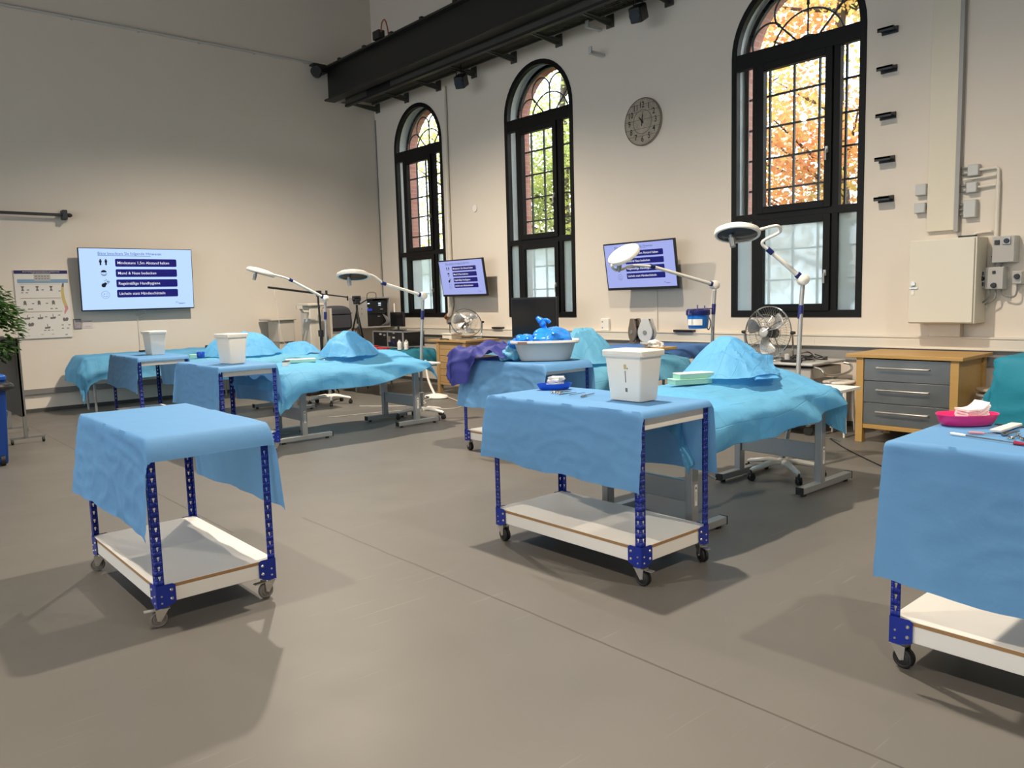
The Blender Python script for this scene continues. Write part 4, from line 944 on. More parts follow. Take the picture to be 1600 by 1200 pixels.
# ---------------------------------------------------------------- wall screens
def screen(label, corners, depth, slide, size_txt=True, arm_to=None, bez=.012):
    """flat screen: corners top left, top right, bottom right, bottom left as seen from the room"""
    tl, tr, br, bl = [Vector(c) for c in corners]; ctr = (tl+tr+br+bl)/4
    root = thing('wall_screen', label, 'screen', ctr, 'wall screens showing the hygiene slide')
    ex = (tr-tl+br-bl).normalized(); ey = (tl-bl+tr-br); ey = (ey-ex*ey.dot(ex)).normalized(); n = ex.cross(ey)
    W_ = ((tr-tl).length+(br-bl).length)/2; H_ = ((tl-bl).length+(tr-br).length)/2
    Pt = lambda a, b, h=0: ctr+ex*a+ey*b+n*h
    rot = Matrix((ex, ey, n)).transposed()
    MB().box(Pt(0, 0, -depth/2), (W_, H_, depth), rot).build('casing', M_dark, root, bev=.006)
    MB().box(Pt(0, -.02, -depth-.02), (W_*.55, H_*.5, .05), rot).build('rear_cover', M_dark, root, bev=.01)
    bg_ = MB().box(Pt(0, bez*.4, .001), (W_-2*bez, H_-2.6*bez, .003), rot).build('display', slide, root)
    w, h = W_-2*bez, H_-2.6*bez; S = w/1.77
    fr = lambda u, v, e=.0035: Pt((u-.5)*w, (.5-v)*h+bez*.4, e)
    rows = [('Mindestens 1,5m Abstand halten', .165), ('Mund & Nase bedecken', .335), ('Regelmäßige Handhygiene', .505), ('Lächeln statt Händeschütteln', .675)]
    for t, v in rows:
        mb = MB(); r_ = .012; pts = []
        for cu, cv, a0 in ((.855-r_, v+.13-r_*1.7, 0), (.30+r_, v+.13-r_*1.7, pi/2), (.30+r_, v+r_*1.7, pi), (.855-r_, v+r_*1.7, 3*pi/2)):
            for i in range(5): a = a0+pi/2*i/4; pts.append((cu+r_*cos(a), cv+1.7*r_*sin(a)))
        mb.add([fr(a, b) for a, b in pts], [tuple(range(len(pts)))]); mb.build('text_banner', M_banner, bg_)
        mb = MB(); add_text(mb, t, .063*S, lambda a, b: fr(.318+a/w, v+.086-b/h, .0045), .0004*S); mb.build('banner_text', M_txt, bg_)
    mb = MB(); add_text(mb, 'Bitte beachten Sie folgende Hinweise:', .066*S, lambda a, b: fr(.155+a/w, .10-b/h), 0); mb.add([fr(.155, .112), fr(.62, .112), fr(.62, .118), fr(.155, .118)], [(0, 1, 2, 3)]); mb.build('slide_heading', M_txtb, bg_)
    k = w/h
    def disc(mb, u, v, r, n=20, a0=0, a1=2*pi): mb.add([fr(u+r*cos(a0+(a1-a0)*i/n), v-r*k*sin(a0+(a1-a0)*i/n)) for i in range(n+1)], [tuple(range(n+1))])
    def ring(mb, u, v, r, t, a0=0, a1=2*pi, n=28):
        for i in range(n):
            a, b = a0+(a1-a0)*i/n, a0+(a1-a0)*(i+1)/n
            mb.add([fr(u+r*cos(a), v-r*k*sin(a)), fr(u+r*cos(b), v-r*k*sin(b)), fr(u+(r-t)*cos(b), v-(r-t)*k*sin(b)), fr(u+(r-t)*cos(a), v-(r-t)*k*sin(a))], [(0, 1, 2, 3)])
    mb = MB()
    for u in (.175, .222):
        disc(mb, u, .18, .0065); mb.add([fr(u+a, b) for a, b in ((-.011, .19), (.011, .19), (.011, .225), (.007, .225), (.007, .27), (-.007, .27), (-.007, .225), (-.011, .225))], [tuple(range(8))])
    mb.build('people_icon', M_icon, bg_)
    mb = MB(); disc(mb, .198, .395, .026, 20, pi*.05, pi*.95); ring(mb, .198, .40, .026, .003, pi, 2*pi); ring(mb, .198, .405, .018, .002, pi, 2*pi)
    for q in range(3): mb.add([fr(.184, .415+q*.012), fr(.212, .415+q*.012), fr(.212, .418+q*.012), fr(.184, .418+q*.012)], [(0, 1, 2, 3)])
    mb.build('mask_icon', M_icon, bg_)
    mb = MB(); disc(mb, .190, .60, .019); disc(mb, .205, .575, .013)
    for q in range(4): ring(mb, .20+.006*q, .57-.004*q, .026, .003, -.3+.15*q, .9, 8)
    for u, v in ((.215, .51), (.203, .525), (.226, .53)): disc(mb, u, v, .004, 8)
    mb.build('washing_icon', M_icon, bg_)
    mb = MB(); ring(mb, .20, .755, .035, .002); ring(mb, .20, .755, .02, .0025, pi*1.1, pi*1.9, 14); disc(mb, .19, .743, .004, 8); ring(mb, .212, .75, .008, .002, .3, 2.8, 8)
    mb.build('winking_face_icon', M_icon, bg_)
    mb = MB(); mb.add([fr(.83, .89), fr(.832, .89), fr(.832, .935), fr(.83, .935)], [(0, 1, 2, 3)])
    for a, b, c, d in ((.835, .893, .85, .897), (.835, .905, .852, .909), (.852, .92, .92, .926), (.86, .932, .9, .936)): mb.add([fr(a, b), fr(c, b), fr(c, d), fr(a, d)], [(0, 1, 2, 3)])
    mb.build('logo', M_txtb, bg_)
    if arm_to:
        a = Vector(arm_to); mb = MB(); mb.tube([Pt(0, 0, -depth-.03), a], .03, 8); mb.box(a, (.06, .06, .3) if abs(n.y) > .5 else (.06, .3, .3)); mb.build('wall_arm', M_dark, root)
    return root
screen('large lit wall screen on the back wall with four navy text banners', ((3.154, 14.06, 2.587), (4.947, 14.06, 2.591), (4.922, 14.12, 1.572), (3.148, 14.12, 1.572)), .05, M_slide, arm_to=(4.04, 14.28, 2.1))
screen('dimmer lit wall screen between the two farther windows', ((8.56, 11.80, 2.305), (8.56, 10.52, 2.295), (8.66, 10.52, 1.649), (8.66, 11.80, 1.65)), .04, M_slide2, arm_to=(8.9, 11.15, 2.0), bez=.022)
screen('dimmer lit wall screen half covered by an exam lamp, below the clock', ((8.54, 7.73, 2.325), (8.54, 6.47, 2.325), (8.64, 6.47, 1.665), (8.64, 7.73, 1.662)), .04, M_slide2, arm_to=(8.9, 7.08, 2.0), bez=.022)
tag(MB().tube(smoothpath([(4.04, 14.2, 1.6), (4.0, 14.25, 1.5), (4.035, 14.28, 1.47)]), .008, 6).build('screen_cable', M_cable), 'left white cable end below the large wall screen', 'cable')
mb = MB(); mb.tube(smoothpath([(4.1, 14.15, 1.6), (4.15, 14.2, 1.52), (4.06, 14.26, 1.45)]), .008, 6); tag(mb.build('screen_cable', M_cable), 'right white cable looping below the large wall screen', 'cable')

# ---------------------------------------------------------------- posters, clock, wall fittings
def flat(mb, x0, x1, z0, z1, y, mi=0): mb.add([(x0, y, z0), (x1, y, z0), (x1, y, z1), (x0, y, z1)], [(0, 1, 2, 3)], mi)
def poster():
    x0, x1, z0, z1 = 2.28, 3.02, 1.17, 2.235; y = YB-.025; root = thing('wall_chart', 'white wall chart with navy title bar and rows of drawings left of the large screen', 'poster', ((x0+x1)/2, YB, z0))
    MB().b2((x0, y, z0), (x1, YB-.003, z1)).build('sheet', M_paper, root)
    W_, H_ = x1-x0, z1-z0; q = lambda mb, u0, u1, v0, v1: flat(mb, x0+u0*W_, x0+u1*W_, z1-v1*H_, z1-v0*H_, y-.002)
    mb = MB(); q(mb, 0, 1, 0, .05); mb.build('title_bar', M_pnavy, root)
    mb = MB()
    for i in range(26): q(mb, .16+i*.027, .16+i*.027+random.uniform(.014, .024), .014, .028)
    for i in range(14): q(mb, .33+i*.025, .348+i*.025, .036, .042)
    vv = mb; [setattr(v, 'y', v.y-.001) for v in mb.v]; mb.build('title_lettering', M_plight, root)
    mb = MB(); q(mb, .05, 1, .13, .185); mb.build('blue_band', M_pblue, root)
    mb = MB(); q(mb, .36, .67, .06, .155); [setattr(v, 'y', v.y-.0005) for v in mb.v]; mb.build('picture_panel', M_plight, root)
    mb = MB()
    for r_ in range(2):
        for i in range(5): q(mb, .39+i*.055, .42+i*.055, .08+.035*r_, .092+.035*r_)
    [setattr(v, 'y', v.y-.001) for v in mb.v]; mb.build('panel_drawing', M_pgrey, root)
    mb = MB()
    for v in (.405, .605): q(mb, .08, .84, v, v+.007)
    mb.build('brown_rule', M_pbrown, root)
    mb = MB(); q(mb, .08, .84, .2, .205); mb.build('grey_rule', M_plight, root)
    for u, v, kind in ((.10, .23, 0), (.37, .23, 0), (.63, .23, 0), (.12, .44, 1), (.38, .44, 1), (.65, .44, 1), (.12, .645, 2), (.36, .645, 2), (.60, .645, 2), (.17, .76, 3), (.48, .79, 2), (.83, .70, 3)):
        mb = MB(); A = lambda a, b: (x0+(u+a)*W_, y-.002, z1-(v+b)*H_)
        if kind == 0: mb.add([A(0, 0), A(.07, 0), A(.045, .035), A(.065, .07), A(.005, .07), A(.025, .035)], [tuple(range(6))])
        elif kind == 1: mb.add([A(.01, .03)]+[A(.035-.028*cos(i*pi/8), .03-.028*sin(i*pi/8)) for i in range(9)]+[A(.063, .075), A(.045, .06), A(.025, .06), A(.007, .075)], [tuple(range(14))])
        elif kind == 2: mb.add([A(.05, 0), A(.06, 0), A(.062, .045), A(.11, .04), A(.10, .07), A(.0, .075), A(.005, .045), A(.048, .05)], [tuple(range(8))])
        else: mb.add([A(0, .03), A(.03, .0), A(.05, .02), A(.09, .0), A(.12, .02), A(.10, .055), A(.02, .06)], [tuple(range(7))])
        mb.build('drawing', M_pgrey, root)
    for u, v in ((.10, .32), (.185, .32), (.21, .28), (.48, .28), (.28, .48), (.54, .48), (.80, .30), (.25, .68), (.5, .68), (.75, .66), (.10, .56), (.2, .56), (.25, .56), (.62, .56), (.71, .56), (.8, .81), (.93, .81), (.80, .86), (.9, .86), (.16, .86), (.46, .88), (.53, .88), (.60, .88), (.15, .95), (.4, .94), (.6, .94), (.86, .955)):
        mb = MB(); q(mb, u, u+.045, v, v+.012); mb.build('caption_line', M_plight if u in (.16, .15, .4, .6) else M_pgrey, root)
    mb = MB(); sp = [(.90, .19), (.885, .25), (.875, .32), (.88, .4), (.895, .47), (.92, .53), (.93, .575), (.90, .615), (.885, .65)]
    cols = [M_pgrey, M_pyel, M_pyel, M_pyel, M_pyel, M_ppink, M_ppink, M_ppink]; wd = [.018, .022, .027, .03, .032, .032, .03, .022, .008]
    for i in range(8):
        mb = MB(); (a, b), (c, d) = sp[i], sp[i+1]; A = lambda u, v: (x0+u*W_, y-.002, z1-v*H_)
        mb.add([A(a-wd[i], b), A(a+wd[i], b), A(c+wd[i+1], d), A(c-wd[i+1], d)], [(0, 1, 2, 3)]); mb.build('spine_drawing', cols[i], root)
poster()
root = thing('postcard', 'small framed picture card beside the wall chart', 'card', (3.10, YB, 1.33)); MB().b2((3.05, YB-.012, 1.29), (3.165, YB-.002, 1.455)).build('card', M_pgrey, root)
mb = MB(); flat(mb, 3.058, 3.157, 1.30, 1.435, YB-.0135); mb.build('picture', mat('mauve_print', (.33, .28, .3), .6, noise_amt=.5, nscale=40), root)
root = thing('postcard', 'plain pinkish notice right of the small framed card', 'card', (3.28, YB, 1.36)); MB().b2((3.18, YB-.006, 1.30), (3.33, YB-.002, 1.43)).build('card', mat('pinkish_paper', (.62, .54, .52), .6, noise_amt=.03), root)
mb = MB(); flat(mb, 3.21, 3.30, 1.325, 1.33, YB-.0075); flat(mb, 3.2, 3.31, 1.40, 1.405, YB-.0075); mb.build('printed_line', M_pgrey, root)

def clock():
    y0, z0, r = 7.265, 4.0, .325; root = thing('wall_clock', 'round weathered wooden wall clock between the middle and right windows', 'clock', (XW, y0, z0))
    F = lambda a, b, h=0: Vector((XW-.035-h, y0-a, z0+b)); rot = Matrix(((0, 0, -1), (-1, 0, 0), (0, 1, 0)))
    mb = MB(); mb.lathe([(0, 0), (r, 0), (r, .03), (r-.006, .033), (0, .033)], (XW-.002, y0, z0), 64, rot); mb.build('dial', M_clock, root)
    mb = MB()
    for rr, t in ((r-.002, .008), (.165, .006)):
        for i in range(64):
            a, b = 2*pi*i/64, 2*pi*(i+1)/64; mb.add([F(rr*cos(a), rr*sin(a), .002), F(rr*cos(b), rr*sin(b), .002), F((rr-t)*cos(b), (rr-t)*sin(b), .002), F((rr-t)*cos(a), (rr-t)*sin(a), .002)], [(0, 1, 2, 3)])
    mb.build('ring', M_clockd, root)
    mb = MB()
    for z in (-.19, -.09, .03, .14, .235):
        hw = math.sqrt(max(0, (r-.01)**2-z*z)); mb.add([F(-hw, z-.002, .0015), F(hw, z-.002, .0015), F(hw, z+.002, .0015), F(-hw, z+.002, .0015)], [(0, 1, 2, 3)])
    mb.build('board_gap', M_clockd, root)
    mb = MB()
    for i in range(60):
        a = 2*pi*i/60; d = Vector((sin(a), cos(a))); n = Vector((d.y, -d.x))*.0025
        mb.add([F(*(d*.298-n), .002), F(*(d*.298+n), .002), F(*(d*.31+n), .002), F(*(d*.31-n), .002)], [(0, 1, 2, 3)])
    mb.build('minute_track', M_clockd, root)
    for h in range(1, 13):
        a = 2*pi*h/12; cx, cy = .233*sin(a), .233*cos(a); mb = MB(); add_text(mb, str(h), .115, lambda p, q: F(cx+p*.85, cy+q, .003), .0012, center=True); mb.build('numeral', M_clockd, root)
    def hand(a, l0, l1, w, h):
        d = Vector((sin(a), cos(a))); n = Vector((d.y, -d.x))*w; mb = MB()
        pts = [d*-l0-n, d*-l0+n, d*l1*.6+n*1.3, d*l1, d*l1*.6-n*1.3]; mb.prism([(p.x, p.y) for p in pts], h, h+.003, lambda p, q, e: F(p, q, e)); return mb
    hand(R(-38), .03, .10, .007, .008).build('hour_hand', M_clockd, root); hand(R(8), .06, .135, .005, .013).build('minute_hand', M_clockd, root)
    MB().lathe([(0, 0), (.012, 0), (.012, .018), (0, .02)], (XW-.035, y0, z0), 16, rot).build('hub', M_clockd, root)
clock()
for k, z in enumerate((4.345, 3.945, 3.455, 2.995, 2.57)):
    mb = MB(); yc = 3.885; mb.b2((XW-.13, yc-.085, z-.012), (XW, yc+.085, z+.012)); mb.b2((XW-.13, yc-.085, z-.03), (XW-.118, yc+.085, z+.012)); mb.b2((XW-.02, yc-.085, z-.04), (XW, yc+.085, z+.03))
    tag(mb.build('climbing_iron', M_iron, bev=.003), ['topmost', 'second highest', 'middle', 'second lowest', 'lowest'][k]+' dark iron step in the column right of the large window', 'step', 'dark iron steps on the window wall')
def jbox(y, z, w, h, d, label, cables=(), m=M_grey, side=0):
    root = thing('junction_box', label, 'junction box', (XW, y, z)); MB().b2((XW-d, y-w/2, z-h/2), (XW, y+w/2, z+h/2)).build('enclosure', m, root, bev=.006)
    MB().b2((XW-d-.006, y-w/2+.006, z-h/2+.006), (XW-d, y+w/2-.006, z+h/2-.006)).build('cover', m, root, bev=.003)
    for cz in cables: MB().tube(smoothpath([(XW-d/2, y-side*w/2, z+cz), (XW-d/2, y-side*(w/2+.03), z+cz), (XW-.02, y-side*(w/2+.07), z+cz+.01)]), .011, 8).build('cable_gland', M_dgrey, root)
    return root
jbox(3.50, 2.615, .11, .12, .07, 'upper grey junction box left of the tall ivory duct', (.03, -.03), side=1)
jbox(3.505, 2.425, .11, .11, .07, 'lower grey junction box left of the tall ivory duct', (.03, -.03), side=1)
jbox(3.00, 2.75, .105, .115, .07, 'uppermost of three grey junction boxes right of the ivory duct', (.03, -.03), side=-1)
jbox(3.01, 2.58, .10, .105, .07, 'middle of three grey junction boxes right of the ivory duct', (.03, -.03), side=-1)
jbox(3.02, 2.37, .12, .18, .07, 'lowest and tallest junction box right of the ivory duct', (.05, 0, -.05), side=-1)
mb = MB(); mb.tube(smoothpath([(XW-.04, 2.96, 2.75), (XW-.03, 2.84, 2.75), (XW-.03, 2.79, 2.74), (XW-.03, 2.78, 2.65), (XW-.03, 2.78, 2.0)]), .014, 8); mb.tube([(XW-.03, 2.78, 2.62), (XW-.03, 2.78, 1.86)], .022, 10); mb.tube([(XW-.04, 2.96, 2.58), (XW-.03, 2.8, 2.585)], .012, 8); mb.tube([(XW-.04, 3.1, 2.665), (XW-.03, 2.8, 2.68)], .010, 8); mb.tube(smoothpath([(XW-.03, 3.0, 2.06), (XW-.03, 2.96, 2.12), (XW-.03, 2.82, 2.13)]), .013, 8)
tag(mb.build('conduit', M_trunk), 'ivory conduit running down from the junction boxes to the switch boxes', 'conduit')

def cabinet():
    y0, y1, z0, z1, x = 2.86, 3.50, 1.215, 2.075, 8.60; root = thing('electrical_cabinet', 'large ivory electrical cabinet on window wall below the tall duct', 'cabinet', (XW, (y0+y1)/2, z0))
    m = mat('ivory_cabinet_enamel', (.64, .6, .5), .45, noise_amt=.015)
    MB().b2((x+.02, y0, z0), (XW-.003, y1, z1)).build('cabinet_body', m, root, bev=.006)
    dr = MB().b2((x, y0+.018, z0+.012), (x+.02, y1-.006, z1-.012)).build('door', m, root, bev=.004)
    mb = MB(); mb.box((x-.008, y1-.055, z0+.41), (.02, .04, .03), Matrix.Rotation(0, 3, 'X')); mb.b2((x-.012, y1-.1, z0+.36), (x, y1-.02, z0+.375)); mb.build('latch', M_zinc, dr); MB().b2((x-.006, y1-.065, z0+.395), (x, y1-.035, z0+.44)).b2((x-.006, y1-.065, z0+.3), (x, y1-.035, z0+.345)).build('latch_plate', M_white, dr)
    mb = MB(); mb.b2((XW-.06, y0+.1, z1), (XW-.02, y0+.26, z1+.03)); mb.build('cable_entry', M_dark, root)
    mb = MB(); mb.b2((XW-.1, y0+.2, 1.07), (XW-.004, y0+.5, z0)); mb.build('lower_duct', M_trunk, root, bev=.004)
cabinet()
def switchbox(y, z, w, h, d, label, knob=True, extras=()):
    root = thing('switch_box', label, 'switch box', (XW, y, z)); MB().b2((XW-d, y-w/2, z-h/2), (XW, y+w/2, z+h/2)).build('enclosure', M_grey, root, bev=.006); MB().b2((XW-d-.012, y-w/2+.004, z-h/2+.004), (XW-d, y+w/2-.004, z+h/2-.004)).build('cover', M_rackgrey, root, bev=.004)
    for a, b, s, m in extras: MB().b2((XW-d-.024, y+a-s, z+b-s), (XW-d-.010, y+a+s, z+b+s)).build('switch', m, root, bev=.003)
    if knob: p = (XW-d-.012, y+knob[0], z+knob[1]); MB().cyl(p, (p[0]-.03, p[1], p[2]), .028, .022, 16).build('rotary_knob', M_dark, root)
    return root
switchbox(2.68, 1.94, .2, .26, .13, 'grey switch box with dark rocker and rotary switch right of the cabinet', (-.03, .08), ((.055, .07, .022, M_dark), (-.03, .08, .034, M_alu)))
switchbox(2.755, 1.66, .17, .22, .12, 'grey control box with black knob lower right of the cabinet', (0, -.07), ((0, .06, .014, M_dark),))
switchbox(2.868, 1.66, .06, .2, .11, 'narrow beige fuse box between the cabinet and control box', (0.0, 0.0), ((.0, .05, .02, M_dark), (0, -.055, .02, M_dark)))
switchbox(2.56, 1.66, .09, .13, .1, 'small grey socket box farthest right beside the control box', (0, .01))
WC = (([(8.83, 2.8, 1.55), (8.82, 2.81, 1.47), (8.83, 2.87, 1.42), (8.88, 2.93, 1.46)], 'lower left grey cable loop under the control box with black knob'),
      ([(8.83, 2.75, 1.55), (8.82, 2.75, 1.46), (8.83, 2.84, 1.40)], 'inner grey cable loop under the control box with black knob'),
      ([(8.83, 2.70, 1.56), (8.84, 2.68, 1.49), (8.84, 2.58, 1.48), (8.84, 2.56, 1.6)], 'grey cable looping from control box to the farthest right socket box'),
      ([(8.85, 2.78, 1.78), (8.84, 2.76, 1.82), (8.85, 2.8, 1.88)], 'left short cable between the two grey switch boxes'), ([(8.85, 2.72, 1.78), (8.83, 2.70, 1.80), (8.85, 2.74, 1.83)], 'right short cable between the two grey switch boxes'))
for pts, lb in WC: tag(MB().tube(smoothpath(pts), .009, 6).build('wall_cable', M_dgrey), lb, 'cable')
root = thing('wall_socket', 'white double socket plate above the duct left of the cable reels', 'socket', (XW, 8.03, 1.13)); MB().b2((XW-.04, 7.95, 1.07), (XW, 8.11, 1.25)).build('plate', M_white, root, bev=.006); mb = MB(); [mb.cyl((XW-.042, 8.07, z), (XW-.039, 8.07, z), .012, n=12) for z in (1.11, 1.2)]; mb.build('socket_hole', M_dgrey, root)
tag(MB().cyl((XW-.02, 11.1, 3.2), (XW, 11.1, 3.2), .06, n=20).build('smoke_plate', M_white), 'small round white plate on the wall between the farther windows', 'plate')
tag(MB().b2((XW-.11, 10.36, 1.07), (XW-.03, 10.62, 1.10)).build('black_bar', M_dark, bev=.004), 'thin black bar on the duct ledge between the farther windows', 'bar')
tag(MB().b2((XW-.11, 6.38, 1.07), (XW-.03, 6.70, 1.10)).build('black_bar', M_dark, bev=.004), 'thin black bar on the duct ledge below the bucket', 'bar')
root = thing('curtain_rail', 'dark rail with knob end high on the back wall at left edge', 'rail', (2.0, YB, 3.1))
MB().b2((-1, 14.17, 3.08), (3.06, 14.2, 3.125)).build('rail', M_iron, root, bev=.004); mb = MB(); mb.b2((3.0, 14.13, 3.03), (3.07, 14.3, 3.18)); mb.build('bracket', M_iron, root, bev=.01); MB().lathe([(0, 0), (.03, .01), (.035, .04), (.02, .07), (0, .08)], (3.07, 14.185, 3.1), 16, lookrot((1, 0, 0), (0, 1, 0))).build('knob', M_iron, root)

# ---------------------------------------------------------------- cabinets, stools, fans
def drawer_cabinet(label, x0, x1, y0, y1, z, wood, fronts, yl, yr, n=3):
    root = thing('drawer_cabinet', label, 'cabinet', ((x0+x1)/2, (y0+y1)/2, 0))
    MB().b2((x0-.02, y0-.03, z-.035), (x1, y1+.03, z)).build('worktop', wood, root, bev=.003)
    for y in (yl, yr):
        for x in (x0, x1-.12): MB().b2((x, y, 0), (x+.075, y+.075, z-.035)).build('leg', wood, root, bev=.003)
    a, b = min(yl, yr)+.075, max(yl, yr); zb, zt = .195, z-.045
    for y in (min(yl, yr)+.02, max(yl, yr)+.035): MB().b2((x0+.075, y, zb), (x1-.12, y+.02, zt)).build('side_panel', wood, root)
    MB().b2((x0+.01, a, zb-.045), (x1-.12, b, zb)).build('bottom_rail', wood, root, bev=.002)
    MB().b2((x1-.11, a, zb), (x1-.09, b, zt)).build('back_panel', wood, root)
    h = (zt-zb)/n
    for k in range(n):
        z0 = zb+k*h+.003; z1 = zb+(k+1)*h-.003
        dr = MB().b2((x0+.012, a+.003, z0), (x0+.03, b-.003, z1)).build('drawer', fronts, root, bev=.002)
        if n == 3:
            zz = z1-.085; ya, yb = lerp(a, b, .23), lerp(a, b, .83)
            mb = MB(); mb.tube([(x0+.012, ya, zz), (x0-.02, ya, zz), (x0-.022, ya+.01, zz), (x0-.022, yb-.01, zz), (x0-.02, yb, zz), (x0+.012, yb, zz)], .008, 8); mb.build('handle', M_zinc, dr)
        else:
            mb = MB(); mb.lathe([(0, 0), (.008, 0), (.012, .015), (0, .02)], (x0+.012, lerp(a, b, .2), (z0+z1)/2), 10, lookrot((-1, 0, 0), (0, 1, 0))); mb.build('knob', M_dark, dr)
    return root
drawer_cabinet('wooden cabinet with three steel fronted drawers at the window wall, right', 8.05, 8.84, 2.78, 3.85, .92, M_oak, M_tin, 3.70, 2.79)
drawer_cabinet('old wooden cabinet with many flat drawers carrying the smaller fan', 7.90, 8.60, 10.2, 11.25, .92, M_oakd, M_oakd, 10.96, 10.21, n=6)
def stool(x, y, label, z0=0.0, rz=0, m=M_white2):
    root = thing('stacking_stool', label, 'stool', (x, y, z0), 'white stacking stools'); n = 12; P = lambda a, b, c: Vector((x, y, z0+c))+Matrix.Rotation(rz, 3, 'Z') @ Vector((a, b, 0))
    mb = MB(); prof = [(0, .525), (.16, .525), (.168, .53), (.168, .542), (.16, .55), (0, .552)]; mb.lathe(prof, (x, y, z0), 36); mb.build('seat', m, root)
    for k in range(4):
        a = pi/4+k*pi/2; c_, s_ = cos(a), sin(a); mb = MB(); mb.tube([P(.03*c_, .03*s_, .515), P(.14*c_, .14*s_, .515), P(.155*c_, .155*s_, .50), P(.185*c_, .185*s_, 0)], .011, 8); mb.build('leg', m, root)
stool(8.30, 4.08, 'lower white stool of the stack left of the steel drawer cabinet', 0); stool(8.30, 4.08, 'upper white stool stacked left of the steel drawer cabinet', .048, .1)
M_woodseat = mat('pale_birch', (.45, .36, .26), .5, noise_amt=.08)
stool(8.46, 2.60, 'lower stool of the pair half hidden right of the steel drawer cabinet', 0, .4); stool(8.46, 2.60, 'topmost stool right of the steel drawer cabinet, pale wood seat', .05, .5, M_woodseat)

def fan(c, r, face, label, base_z, tilt=0, lean=False):
    root = thing('floor_fan', label, 'fan', (c[0], c[1], base_z), 'chrome floor fans'); n = Vector(face).normalized(); rot = lookrot(n, Vector((0, 0, 1)).cross(n)); ctr = Vector(c)
    P = lambda a, b, h: ctr+rot @ Vector((a, b, h))
    def ringt(mb, rr, h, t, k=40): mb.tube([P(rr*cos(2*pi*i/k), rr*sin(2*pi*i/k), h) for i in range(k+1)], t, 6, cap=False)
    for s, nm in ((1, 'front_grille'), (-1, 'rear_grille')):
        mb = MB(); ringt(mb, r, 0.006*s, .006); ringt(mb, r*.68, .065*s, .002); ringt(mb, r*.38, .085*s, .002); ringt(mb, r*.2, .092*s, .004)
        for i in range(56):
            a = 2*pi*i/56; mb.tube([P(r*.2*cos(a), r*.2*sin(a), .092*s), P(r*.68*cos(a), r*.68*sin(a), .065*s), P(r*.95*cos(a), r*.95*sin(a), .025*s), P(r*cos(a), r*sin(a), .004*s)], .0013, 4, cap=False)
        for i in range(4 if s < 0 else 2): a = pi/2*i+.6; mb.tube([P(0, 0, .094*s), P(r*.6*cos(a), r*.6*sin(a), .075*s), P(r*cos(a), r*sin(a), .006*s)], .005, 6)
        mb.build(nm, M_chrome, root)
    mb = MB(); mb.lathe([(0, .095), (r*.16, .09), (r*.2, .08), (0, .08)], ctr, 20, rot); mb.build('badge', M_grey, root)
    for k in range(3):
        a0 = 2*pi*k/3+.5; mb = MB()
        def bl(u, v):
            rr = r*(.14+.74*u); w_ = (.35+.75*u**.6*(1-u**5*.75)); a = a0+(v-.5)*w_+.25*u
            return P(rr*cos(a), rr*sin(a), .035-(v-.5)*.09*(1-.3*u))
        mb.grid(bl, 12, 10); mb.build('blade', M_alu, root, solid=.003)
    mb = MB(); mb.lathe([(0, .05), (r*.15, .045), (r*.17, -.02), (0, -.02)], ctr, 20, rot); mb.lathe([(0, -.17), (.05, -.165), (.06, -.15), (.06, -.05), (0, -.05)], ctr, 20, rot); mb.build('motor', M_dark, root)
    fwd = Vector((n.x, n.y, 0)).normalized(); side = Vector((-fwd.y, fwd.x, 0)); drop = base_z+.012-ctr.z
    B = lambda a, b: Vector((ctr.x, ctr.y, base_z+.012))+side*a+fwd*b
    mb = MB(); A_ = ctr+side*(r+.02); D_ = ctr-side*(r+.02)
    mb.tube(smoothpath([A_, B(r*1.0, -.02), B(r*.8, .17), B(-r*.8, .17), B(-r*1.0, -.02), D_], 4), .011, 8); mb.tube(smoothpath([B(r*.98, -.03), B(r*.75, -.2), B(-r*.75, -.2), B(-r*.98, -.03)], 4), .011, 8)
    mb.build('stand', M_chrome, root)
    for s in (-1, 1): p = ctr+side*s*(r+.005); MB().cyl(p, p+side*s*.045, .022, .016, 12).build('tilt_knob', M_dark, root)
fan((8.22, 4.90, 1.12), .30, (-1, .05, .10), 'large chrome fan on the equipment trolley below the big window', .80)
fan((8.25, 10.62, 1.20), .265, (-.35, -.75, .5), 'smaller chrome fan tilted back on the old wooden cabinet', .92)
tag(MB().b2((8.0, 10.72, .921), (8.22, 10.98, 1.0)).b2((7.99, 10.71, 1.0), (8.23, 10.99, 1.03)).build('ivory_box', M_trunk, bev=.006), 'small ivory box on the old wooden cabinet left of the fan', 'box')
root = thing('pliers', 'dark pliers lying before the ivory box on the old cabinet', 'tool', (7.93, 10.8, .925)); MB().tube([(7.93, 10.95, .93), (7.94, 10.82, .935), (7.93, 10.7, .93)], .009, 8).build('handle', M_dark, root); MB().tube([(7.96, 10.95, .93), (7.94, 10.82, .936), (7.95, 10.72, .93)], .009, 8).build('handle', M_inst, root)
# equipment trolley under the fan
root = thing('equipment_trolley', 'grey equipment trolley with tangled cables under the large fan', 'trolley', (8.35, 4.7, 0))
MB().b2((7.98, 4.22, .77), (8.75, 5.3, .80)).build('top_shelf', M_grey, root, bev=.01); MB().b2((8.02, 4.26, .62), (8.72, 5.26, .74)).build('drawer_unit', M_rackgrey, root, bev=.01)
MB().tube(smoothpath([(8.02, 4.22, .76), (8.02, 4.14, .74), (8.05, 4.10, .68), (8.3, 4.09, .66), (8.6, 4.10, .68), (8.7, 4.14, .74), (8.7, 4.22, .76)]), .014, 10).build('push_handle', M_zinc, root)
for x in (8.06, 8.68):
    for y in (4.3, 5.22):
        lg = MB().b2((x-.02, y-.02, .1), (x+.02, y+.02, .62)).build('upright', M_rackgrey, root); MB().cyl((x-.015, y, .05), (x+.015, y, .05), .05, n=18).build('wheel', M_rubber, lg)
